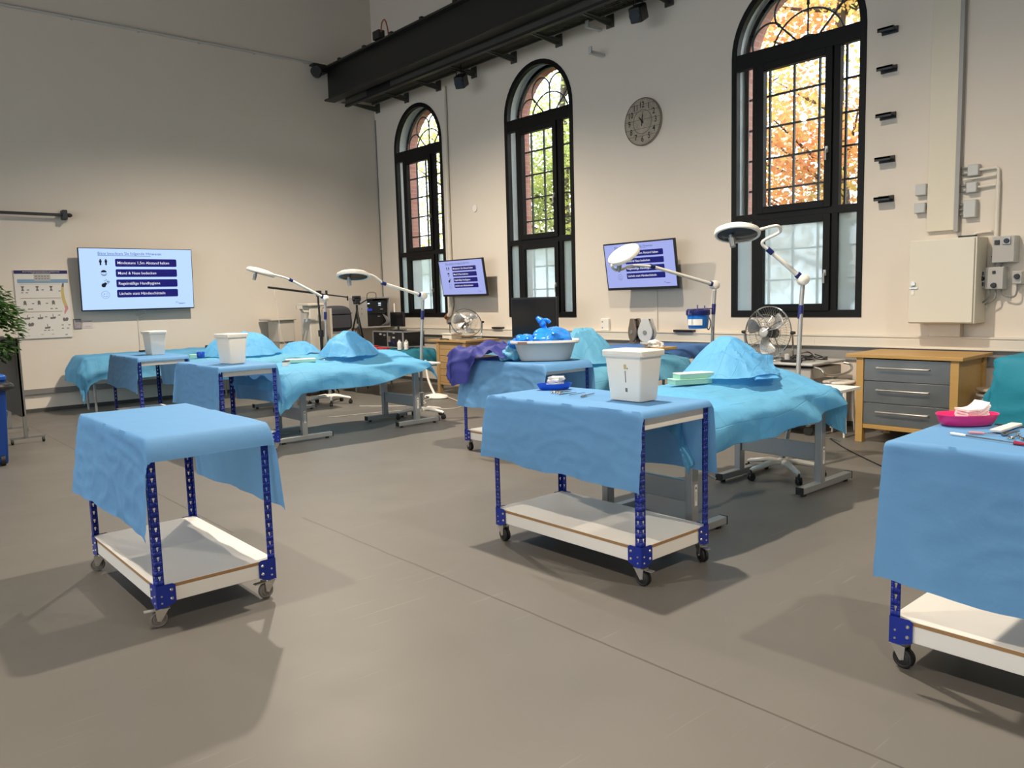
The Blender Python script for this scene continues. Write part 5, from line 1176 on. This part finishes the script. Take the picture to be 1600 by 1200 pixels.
MB().b2((8.02, 4.26, .12), (8.72, 5.26, .15)).build('bottom_shelf', M_rackgrey, root, bev=.006)
MB().b2((8.02, 4.45, .801), (8.2, 4.62, .83)).build('black_keyboard', M_dark, root, bev=.004)
def cable(pts, r, m, label, n=6): return tag(MB().tube(smoothpath(pts), r, n).build('cable', m), label, 'cable')
for k in range(6):
    rg = random.Random(k); cx, cy = 8.2+.3*rg.random(), 4.3+.35*rg.random()
    cable([(cx+.1*cos(i*1.3+k)*(1+.3*rg.random()), cy+.13*sin(i*1.3+k), .808+.006*k+.05*rg.random()*(i % 3 == 1)) for i in range(8)], .007, M_dark, ['black cable loop nearest the fan foot on the trolley', 'black cable coil second from the fan on the trolley', 'black cable loop in the middle of the trolley top', 'black cable coil near right edge of the trolley', 'black cable loop spilling at the trolley handle', 'uppermost black cable loop on the trolley top'][k])
tag(MB().lathe([(0, 0), (.028, 0), (.03, .05), (.02, .07), (.012, .08), (0, .085)], (8.03, 4.40, .8), 16).build('blue_bottle', M_navy), 'small navy bottle on the trolley just left of the lamp pole', 'bottle')
tag(MB().lathe([(0, 0), (.03, 0), (.03, .06), (0, .065)], (8.06, 4.56, .831), 16).build('clear_cup', M_grey), 'small pale cup beside the navy bottle on the trolley', 'cup')

# ---------------------------------------------------------------- reels, tray, bucket, black display
def reel(x, y, z, face, m, label):
    root = thing('cable_reel', label, 'reel', (x, y, z)); n = Vector(face).normalized(); rot = lookrot(n, Vector((0, 0, 1)).cross(n)); c = Vector((x, y, z+.15))
    for s in (-1, 1):
        pts = [(.115*cos(a), .13*sin(a)) for a in [pi*.22-i*(pi*1.44)/22 for i in range(23)]]+[(-.055, .17), (-.045, .185), (.045, .185), (.055, .17)]
        mb = MB(); mb.prism(pts, .03*s, .055*s, lambda a, b, h: c+rot @ Vector((a, b, h))); mb.build('side_plate', m, root, bev=.006)
    mb = MB(); mb.lathe([(0, -.04), (.085, -.04), (.085, .04), (0, .04)], c, 24, rot); mb.build('cable_drum', M_dark, root)
    MB().tube([c+rot @ Vector((-.045, .165, 0)), c+rot @ Vector((.045, .165, 0))], .014, 8).build('handle', M_dark, root)
    mb = MB(); mb.lathe([(0, .055), (.03, .055), (.028, .065), (0, .066)], c, 18, rot); mb.build('hub_cap', M_dgrey, root)
    mb = MB(); mb.box(c+rot @ Vector((0, -.138, 0)), (.15, .025, .11), rot); mb.build('foot', m, root)
reel(8.2, 6.86, .945, (-.8, .35, 0), mat('taupe_plastic', (.14, .11, .085), .4, noise_amt=.05), 'dark taupe cable reel on the blue draped wall table')
reel(8.2, 6.66, .945, (-1, -.1, 0), M_grey, 'light grey cable reel on the blue draped wall table')
root = thing('wooden_tray', 'small wooden board with white gauze behind the white container', 'tray', (7.35, 5.9, .98)); MB().b2((7.15, 5.68, .945), (7.55, 5.98, .975)).build('board', M_oak, root, bev=.004)
crumple('gauze_heap', None, None, (7.33, 5.85, 1.0), .12, .1, .05, M_gauze, 3, amp=.5, parent=root, zmin=-.03)
root = thing('bucket', 'bright blue lidded bucket clipped to the lamp pole before the window wall', 'bucket', (7.58, 5.4, 1.19)); bx, by = 7.57, 5.4
MB().lathe([(0, 1.19), (.105, 1.19), (.11, 1.2), (.125, 1.34), (.13, 1.345), (.13, 1.355), (.12, 1.355), (.0, 1.35)], (bx, by, 0), 32).build('bucket_body', M_bucket, root)
MB().lathe([(.135, 1.345), (.138, 1.35), (.136, 1.40), (.125, 1.405), (0, 1.40)], (bx, by, 0), 32).build('lid', M_navy, root)
mb = MB(); mb.grid(lambda u, v: Vector((bx+.1255*cos(pi+.9-1.5*u+.1), by+.1255*sin(pi+.9-1.5*u+.1), 1.23+.07*v)), 10, 2); mb.build('paper_label', M_white, root)
mb = MB(); mb.tube([(7.84, 5.4, 1.41), (7.35, 5.36, 1.41), (7.33, 5.36, 1.36), (7.38, 5.36, 1.36)], .008, 6); mb.tube([(7.84, 5.46, 1.41), (7.45, 5.46, 1.41)], .008, 6); mb.cyl((7.5, 5.36, 1.4), (7.5, 5.36, 1.46), .008, n=8); mb.cyl((7.64, 5.36, 1.4), (7.64, 5.36, 1.45), .008, n=8); mb.build('wire_holder', mat('violet_wire', (.16, .12, .3), .4, metal=.5, noise_amt=.05), root)
MB().tube(smoothpath([(7.70, 5.36, 1.34), (7.76, 5.36, 1.25), (7.72, 5.36, 1.17), (7.68, 5.36, 1.2)]), .006, 6).build('cord', M_navy, root)
root = thing('display', 'large switched-off black display standing before the middle window', 'display', (8.1, 8.85, .87))
MB().b2((8.18, 8.34, .98), (8.225, 9.36, 1.60)).build('casing', M_dark, root, bev=.008); MB().b2((8.176, 8.37, 1.02), (8.18, 9.33, 1.57)).build('screen_glass', M_screenoff, root)
mb = MB(); mb.cyl((8.21, 8.85, .87), (8.21, 8.85, 1.02), .03, n=12); mb.lathe([(0, .867), (.2, .867), (.2, .88), (0, .89)], (8.2, 8.85, 0), 28); mb.build('stand', M_dark, root)

# ---------------------------------------------------------------- equipment corner
root = thing('rack_cabinet', 'open grey equipment rack cabinet in the corner with lit devices', 'cabinet', (8.38, 13.9, 1.08))
x0, x1, y0, y1, z0, z1 = 8.10, 8.66, 13.62, 14.29, 1.08, 1.69
MB().b2((x0, y0, z0), (x0+.02, y1, z1)).b2((x1-.02, y0, z0), (x1, y1, z1)).b2((x0+.02, y0, z1-.03), (x1-.02, y1, z1)).b2((x0+.02, y0, z0), (x1-.02, y1, z0+.03)).b2((x0+.02, y1-.02, z0+.03), (x1-.02, y1, z1-.03)).build('enclosure', M_rackgrey, root, bev=.004)
mb = MB(); [mb.cyl((x0-.001, y, z), (x0+.001, y, z), .02, n=12) for y in (13.8, 13.95) for z in (1.36, 1.46)]; mb.build('vent_hole', M_dgrey, root)
MB().b2((x0+.03, y0+.04, 1.36), (x1-.07, y0+.4, 1.62)).build('amplifier', M_dark, root); MB().b2((x0+.03, y0+.06, 1.12), (x1-.07, y0+.4, 1.35)).build('receiver', M_dark, root)
for a, b, c, d, m in ((.05, .10, 1.555, 1.575, M_led), (.30, .36, 1.555, 1.575, M_led), (.30, .36, 1.52, 1.535, M_led), (.05, .06, 1.47, 1.48, M_led), (.34, .40, 1.44, 1.455, M_rackgrey), (.27, .33, 1.30, 1.312, M_rackgrey), (.04, .15, 1.42, 1.46, M_ledb)): MB().b2((x0+a, y0+.036, c), (x0+b, y0+.04, d)).build('indicator', m, root)
mb = MB()
for k in range(5): mb.tube(smoothpath([(8.5+.03*k, 13.68, 1.36-.02*k), (8.55+.02*k, 13.62, 1.2), (8.45+.04*k, 13.65, 1.12)]), .008, 5)
mb.build('cabling', M_dgrey, root)
root = thing('transport_case', 'black flight case with silver edges and audio gear under the small monitor', 'case', (8.2, 12.2, .74)); a0, a1, b0, b1, c0, c1 = 7.55, 8.0, 11.52, 12.5, .785, 1.06
MB().b2((a0, b0, c0), (a1, b1, c1)).build('case_body', M_dark, root, bev=.004)
mb = MB()
for y in (b0, (b0+b1)/2, b1): mb.b2((a0-.008, y-.015, c0), (a0+.01, y+.015, c1+.004))
for z in (c0, c1): mb.b2((a0-.008, b0-.012, z-.01), (a0+.01, b1+.012, z+.012))
mb.b2((a0-.008, b0-.015, c0), (a1, b0, c0+.02)); mb.b2((a0-.008, b0-.015, c1-.01), (a1, b0, c1+.012)); mb.build('silver_edge', M_alu, root)
for k in range(7):
    rg = random.Random(k+3); y = b0+.1+rg.random()*(b1-b0-.2); z = c0+.05+rg.random()*.2; MB().b2((a0-.012, y-.03, z), (a0-.001, y+.03, z+.03)).build('device_panel', [M_rackgrey, M_navy, M_dgrey][k % 3], root)
mb = MB(); mb.box((a0-.012, 11.95, .93), (.02, .08, .1)); mb.build('latch', M_zinc, root)
root = thing('monitor', 'small black monitor on the flight case in the corner', 'monitor', (7.8, 12.1, 1.07)); MB().b2((7.80, 11.86, 1.14), (7.84, 12.30, 1.40)).build('casing', M_dark, root, bev=.006); mb = MB(); mb.cyl((7.83, 12.08, 1.075), (7.83, 12.08, 1.2), .02, n=10); mb.b2((7.72, 11.95, 1.072), (7.92, 12.21, 1.085)); mb.build('stand', M_dark, root)
MB().b2((7.797, 11.88, 1.16), (7.80, 12.28, 1.385)).build('screen_glass', M_screenoff, root)
root = thing('microphone_receiver', 'white antenna stick standing behind the small monitor', 'antenna', (7.9, 12.3, 1.07)); MB().cyl((7.92, 12.33, 1.07), (7.92, 12.33, 1.56), .012, n=10).build('antenna_rod', M_white, root); MB().cyl((7.92, 12.33, 1.07), (7.92, 12.33, 1.09), .05, n=16).build('foot', M_white, root)
tag(MB().b2((7.15, 12.0, .775), (7.35, 12.6, .83)).build('red_case', M_red, bev=.01), 'flat red case on the low table below the corner rack', 'case')
tag(MB().b2((7.12, 11.55, .775), (7.3, 11.85, .81)).build('red_pouch', M_red, bev=.012), 'smaller red pouch right of the flat red case', 'pouch')
for k, (x, y, h) in enumerate(((7.35, 11.33, .17), (7.45, 11.28, .14), (7.52, 11.38, .16))):
    root = thing('white_bottle', ['taller white bottle nearest the flight case on dark teal cloth', 'shorter middle white bottle on dark teal cloth', 'rear white bottle beside the old wooden cabinet'][k], 'bottle', (x, y, .765), 'white bottles beside the old cabinet'); MB().lathe([(0, 0), (.035, 0), (.037, .01), (.037, h*.75), (.02, h*.85), (0, h*.86)], (x, y, .77), 18).build('bottle_body', M_bottle, root); MB().lathe([(.018, h*.85), (.018, h), (0, h)], (x, y, .77), 14).build('cap', M_grey, root)
# device tower, panels, boom stand, tripod, soft case
root = thing('device_tower', 'tall beige medical device tower on castors by the back wall', 'device', (6.45, 12.7, 0)); MB().b2((6.36, 12.6, .2), (6.58, 12.95, 1.55)).build('column', M_beige, root, bev=.015); MB().b2((6.33, 12.57, 1.55), (6.66, 12.98, 1.6)).build('head_shelf', M_beige, root, bev=.015)
mb = MB(); mb.tube([(6.38, 12.65, 1.45), (6.25, 12.62, 1.46), (6.18, 12.6, 1.54)], .025, 8); mb.box((6.17, 12.6, 1.54), (.1, .06, .06)); mb.build('swivel_arm', M_beige, root)
MB().b2((6.32, 12.585, 1.28), (6.36, 12.8, 1.34)).build('drawer_edge', M_grey, root); MB().b2((6.2, 12.5, .08), (6.75, 13.05, .2)).build('base', M_beige, root, bev=.02)
for x in (6.24, 6.7):
    for y in (12.54, 13.0): MB().cyl((x-.015, y, .04), (x+.015, y, .04), .04, n=16).build('wheel', M_rubber, root)
tag(MB().b2((6.30, 13.75, .9), (6.62, 14.2, 1.30)).b2((6.15, 13.7, 1.3), (6.65, 14.25, 1.34)).b2((6.33, 13.78, 0), (6.6, 14.18, .9)).build('wall_console', M_beige, bev=.01), 'low beige console cabinet behind the device tower', 'console')
tag(MB().box((6.80, 13.1, .75), (.05, .42, 1.5)).box((6.90, 13.05, .75), (.04, .42, 1.5)).build('folded_panel', M_beige, bev=.004), 'tall folded beige panel leaning beside the device tower', 'panel')
root = thing('boom_stand', 'black boom stand with long horizontal arm by the back wall', 'stand', (6.62, 12.3, 0)); B = Vector((6.40, 12.3, 0))
MB().cyl(B+Vector((0, 0, .35)), B+Vector((0, 0, 1.12)), .024, n=12).build('lower_pole', M_dark, root); MB().cyl(B+Vector((0, 0, 1.1)), B+Vector((-.02, 0, 1.72)), .017, n=12).build('upper_pole', M_dark, root); MB().cyl(B+Vector((0, 0, 1.03)), B+Vector((0, 0, 1.14)), .045, n=12).build('pole_clamp', M_dark, root)
for k in range(3): a = 2*pi*k/3+.4; MB().tube([B+Vector((0, 0, .7)), B+Vector((.4*cos(a), .4*sin(a), .015))], .013, 8).build('leg', M_dark, root)
p0, p1 = Vector((5.50, 12.30, 1.88)), Vector((6.97, 12.34, 1.69)); MB().tube([p0, p0.lerp(p1, .55)], .018, 8).build('boom_front', M_dark, root); MB().tube([p0.lerp(p1, .5), p1], .011, 8).build('boom_rear', M_dark, root)
c = p0.lerp(p1, .62); MB().box(c, (.07, .07, .1)).build('boom_clamp', M_dark, root); c2 = p0.lerp(p1, .72); MB().cyl(c2-Vector((0, 0, .04)), c2+Vector((0, 0, .07)), .02, n=10).build('knob', M_dark, root); MB().cyl(p1-Vector((0, 0, .06)), p1+Vector((0, 0, .02)), .014, n=8).build('counter_hook', M_dark, root)
mb = MB(); mb.tube(smoothpath([(5.62, 12.3, 1.86), (5.6, 12.3, 1.72), (5.64, 12.31, 1.6), (5.7, 12.3, 1.0), (5.9, 12.3, .9)]), .005, 5); mb.build('hanging_wire', M_cable, root)
root = thing('tripod', 'black video tripod with pan handle in the corner', 'tripod', (7.5, 12.95, 0)); T = Vector((7.5, 12.95, 1.45))
for k in range(3): a = 2*pi*k/3+.35; MB().tube([T, T+Vector((.25*cos(a), .25*sin(a), -.95)), Vector((T.x+.38*cos(a), T.y+.38*sin(a), .012))], [.018, .014, .011], 8).build('leg', M_dark, root)
MB().cyl(T-Vector((0, 0, .25)), T+Vector((0, 0, .1)), .02, n=12).build('center_column', M_dark, root); mb = MB(); mb.box(T+Vector((0, 0, .16)), (.1, .1, .1)); mb.box(T+Vector((0, 0, .24)), (.14, .09, .05)); mb.cyl(T+Vector((-.08, 0, .2)), T+Vector((.08, 0, .2)), .035, n=14); mb.build('pan_head', M_dark, root, bev=.01)
MB().tube([T+Vector((.04, 0, .1)), T+Vector((.22, .0, .19)), T+Vector((.36, .02, .2))], [.01, .012, .016], 8).build('pan_handle', M_dark, root); mb = MB(); [mb.tube([T+Vector((0, 0, -.3)), T+Vector((.15*cos(2*pi*k/3+.35), .15*sin(2*pi*k/3+.35), -.58))], .006, 6) for k in range(3)]; mb.build('spreader', M_dark, root)
MB().tube(smoothpath([T+Vector((.22, 0, .2)), T+Vector((.24, 0, .3)), T+Vector((.34, 0, .33)), T+Vector((.42, 0, .3)), T+Vector((.42, 0, .2))]), .006, 6).build('cable_loop', M_dark, root)
root = thing('equipment_rack', 'low black equipment stand carrying the dark grey soft case', 'stand', (7.25, 13.45, 0)); MB().b2((6.98, 13.2, 1.02), (7.62, 13.65, 1.06)).build('shelf', M_alu, root); MB().b2((7.02, 13.25, .05), (7.58, 13.6, .95)).build('black_body', M_dark, root, bev=.01); mb = MB()
for x in (7.0, 7.6):
    for y in (13.22, 13.63): MB().cyl((x, y, 0), (x, y, 1.02), .014, n=8).build('leg', M_alu, root)
root = thing('soft_case', 'dark grey padded soft case like a backpack on the black stand', 'bag', (7.28, 13.45, 1.06))
def soft(u, v):
    a = 2*pi*u; b = pi*(v-.5); e = .45; f_ = lambda q: math.copysign(abs(q)**e, q); cb = f_(cos(b)) if cos(b) > 0 else 0
    x, y, z = f_(cos(a))*cb, f_(sin(a))*cb, f_(sin(b)); return Vector((7.30+x*.30*(1-.06*z), 13.42+y*.16, 1.29+z*.225+.03*(1-x*x)*(z > .5)))
MB().grid(soft, 48, 30).build('case_body', M_pack, root); mb = MB(); mb.tube([(7.05, 13.255, 1.40), (7.12, 13.25, 1.385), (7.5, 13.25, 1.385), (7.57, 13.255, 1.40)], .007, 6); mb.build('zip_line', M_dark, root); MB().tube([(7.09, 13.26, 1.47), (7.08, 13.25, 1.3), (7.08, 13.26, 1.12)], .012, 6).build('piping', M_dark, root); MB().b2((7.1, 13.235, 1.12), (7.52, 13.27, 1.36)).build('front_pocket', M_pack, root, bev=.012)

# ---------------------------------------------------------------- left edge: bin, board, plant; cables on the floor
root = thing('wheeled_bin', 'blue wheeled bin with dark liner at the left picture edge', 'bin', (1.1, 9.85, 0))
mb = MB(); mb.box((1.10, 9.83, .46), (.53, .56, .88), taper=.86); mb.build('bin_body', M_bin, root, bev=.02); MB().b2((.84, 9.53, .89), (1.37, 10.13, .955)).build('lid', mat('bright_bin_lid', (.008, .09, .42), .35, noise_amt=.05), root, bev=.02); MB().b2((.98, 9.7, .955), (1.24, 9.95, .985)).build('lid_handle', mat('bright_bin_lid', (0, 0, 0)), root, bev=.012)
mb = MB(); mb.tube(smoothpath([(.83+.0, 9.55, .85), (1.1, 9.53, .84), (1.37, 9.54, .83), (1.395, 9.8, .82), (1.38, 10.1, .84), (1.1, 10.12, .86), (.83, 10.1, .86), (.82, 9.8, .85), (.83, 9.55, .85)]), .045, 10); mb.build('bin_liner', M_bag2, root)
for x in (.92, 1.28): MB().cyl((x-.02, 9.62, .06), (x+.02, 9.62, .06), .06, n=20).build('wheel', M_rubber, root)
MB().b2((.88, 9.6, .02), (1.32, 10.06, .1)).build('foot_frame', M_bin, root)
root = thing('mobile_board', 'dark grey back of a wheeled pin board behind the bin', 'board', (1.72, 11.6, 0)); MB().b2((1.69, 11.0, .33), (1.735, 12.6, 1.28)).build('panel', M_felt, root, bev=.004)
for y in (11.02, 12.08):
    MB().b2((1.71, y-.02, .08), (1.75, y+.02, 1.29)).build('upright', M_dgrey, root); ft = MB().b2((1.56, y-.015, .06), (1.93, y+.015, .085)).build('foot', M_dgrey, root)
    for x in (1.58, 1.91): MB().cyl((x-.012, y, .03), (x+.012, y, .03), .03, n=16).cyl((x, y, .03), (x, y, .07), .012, n=8).build('caster', M_rubber, ft)
root = thing('potted_plant', 'leafy green ficus reaching in from the left picture edge', 'plant', (1.12, 10.9, 0)); MB().lathe([(0, 0), (.17, 0), (.2, .38), (.21, .4), (.19, .4), (.18, .36), (0, .35)], (1.12, 10.9, 0), 28).build('pot', M_soil, root)
rg = random.Random(11)
for k in range(3): a = 2*pi*k/3; MB().tube(smoothpath([(1.12+.03*cos(a), 10.9+.03*sin(a), .34), (1.13+.05*cos(a+1), 10.88+.05*sin(a+1), 1.0), (1.14+.18*cos(a), 10.85+.18*sin(a), 1.7)]), [.018-.0008*i for i in range(13)], 8).build('stem', M_bark, root)
mb = MB()
for i in range(3000):
    while True:
        d = Vector((rg.uniform(-1, 1), rg.uniform(-1, 1), rg.uniform(-1, 1)))
        if d.length < 1 and rg.random() < d.length+.15: break
    p = Vector((1.22+d.x*.52, 10.75+d.y*.5, 1.55+d.z*.56)); p.z -= .1*abs(d.x)
    if nz(p.x*4, p.y*4, p.z*4) < -.12: continue
    l = rg.uniform(.07, .115); t = Vector((d.x+rg.uniform(-.5, .5), d.y+rg.uniform(-.5, .5), rg.uniform(-.9, .2))).normalized(); s = t.cross(Vector((0, 0, 1))).normalized()*l*.36; nn = s.cross(t).normalized()*l*.12
    mb.add([p, p+t*l*.4+s-nn*.3, p+t*l, p+t*l*.4-s-nn*.3, p+t*l*.45+nn], [(0, 1, 4), (1, 2, 4), (2, 3, 4), (3, 0, 4)])
mb.build('foliage', M_plant, root, smooth=False)
cable([(8.0, 4.02, .006), (7.6, 3.66, .006), (7.2, 3.24, .006), (6.9, 2.9, .006)], .006, M_dark, 'thin dark cable on the floor running from the stools')
cable([(5.2, 9.9, .006), (5.9, 9.75, .006), (6.4, 9.55, .006), (6.9, 9.2, .006), (7.3, 9.6, .006), (7.5, 10.2, .03)], .006, M_cable, 'white cable on the floor left of the old wooden cabinet')
cable([(6.1, 10.6, .006), (6.5, 10.1, .006), (6.9, 10.0, .006), (7.1, 10.3, .006), (7.4, 10.4, .03)], .006, M_cable, 'second white cable looping behind the left of centre bench')
root = thing('floor_stand', 'white oval stand foot with short pole left of the old cabinet', 'stand', (7.45, 10.45, 0)); MB().lathe([(0, 0), (.2, 0), (.215, .02), (.2, .045), (.08, .07), (0, .07)], (7.45, 10.45, 0), 32, sx=.8, sy=1.1).build('foot', M_white, root); MB().tube(smoothpath([(7.45, 10.5, .06), (7.42, 10.62, .3), (7.42, 10.68, .62)]), .02, 10).build('pole', M_white, root)
MB().b2((7.27, 10.42, .03), (7.285, 10.5, .045)).build('blue_badge', M_navy, root)

# ---------------------------------------------------------------- outdoors
struct(MB().b2((XW+.50, -15, -.3), (60, 60, -.2)).build('ground_outside', mat('grass_ground', (.12, .13, .05), .9, noise_amt=.3)))
def tree(label, x, y, h, crown, lm, seed, nl=17000, ls=.105):
    root = thing('autumn_tree', label, 'tree', (x, y, -.2), 'autumn trees outside the windows'); rg = random.Random(seed); tips = []
    MB().tube(smoothpath([(x, y, -.2), (x+.1, y+.05, h*.3), (x-.1, y+.1, h*.6), (x, y, h*.9)]), [.22-.009*i for i in range(19)], 10).build('trunk', M_bark, root)
    for k in range(22):
        a = rg.uniform(0, 2*pi); z = h*rg.uniform(.12, .85); l = crown*rg.uniform(.6, 1.0)*(1.1-.5*z/h); b = Vector((x, y, z)); d = Vector((cos(a), sin(a), rg.uniform(.15, .6)))
        pts = smoothpath([b, b+d*l*.5+Vector((0, 0, .1)), b+d*l+Vector((rg.uniform(-.3, .3), rg.uniform(-.3, .3), .2))], 5); MB().tube(pts, [.06-.005*i for i in range(len(pts))], 6).build('branch', M_bark, root); tips += pts[3:]
        for q in range(3): e = pts[4+q*2]; t = e+Vector((rg.uniform(-.9, .9), rg.uniform(-.9, .9), rg.uniform(-.2, .7))); tips += [t, e.lerp(t, .6)]
    mb = MB()
    for i in range(nl):
        c = rg.choice(tips); p = c+Vector((rg.gauss(0, .45), rg.gauss(0, .45), rg.gauss(0, .32))); t = Vector((rg.uniform(-1, 1), rg.uniform(-1, 1), rg.uniform(-1, .3))).normalized(); s = t.cross(Vector((rg.uniform(-1, 1), rg.uniform(-1, 1), 1))).normalized(); l = ls*rg.uniform(.6, 1.3)
        mb.add([p, p+t*l*.5+s*l*.45, p+t*l, p+t*l*.5-s*l*.45], [(0, 1, 2, 3)])
    mb.build('foliage', lm, root, smooth=False)
tree('orange autumn tree seen through the right window', 15.5, 7.6, 9.5, 3.3, M_leafo, 1)
tree('yellow autumn tree beside the orange one behind the right window', 16.5, 11.6, 9, 3.0, M_leafy, 2, 12000)
tree('green and yellow tree seen through the middle window', 16.0, 15.8, 9, 3.2, M_leafg, 3)
tree('yellowing tree seen through the farthest window', 16.5, 21.0, 9.5, 3.2, M_leafy, 4, 12000)
tree('yellow green tree at right edge outside the right window', 14.8, 4.0, 9, 2.8, M_leafy, 6, 12000)
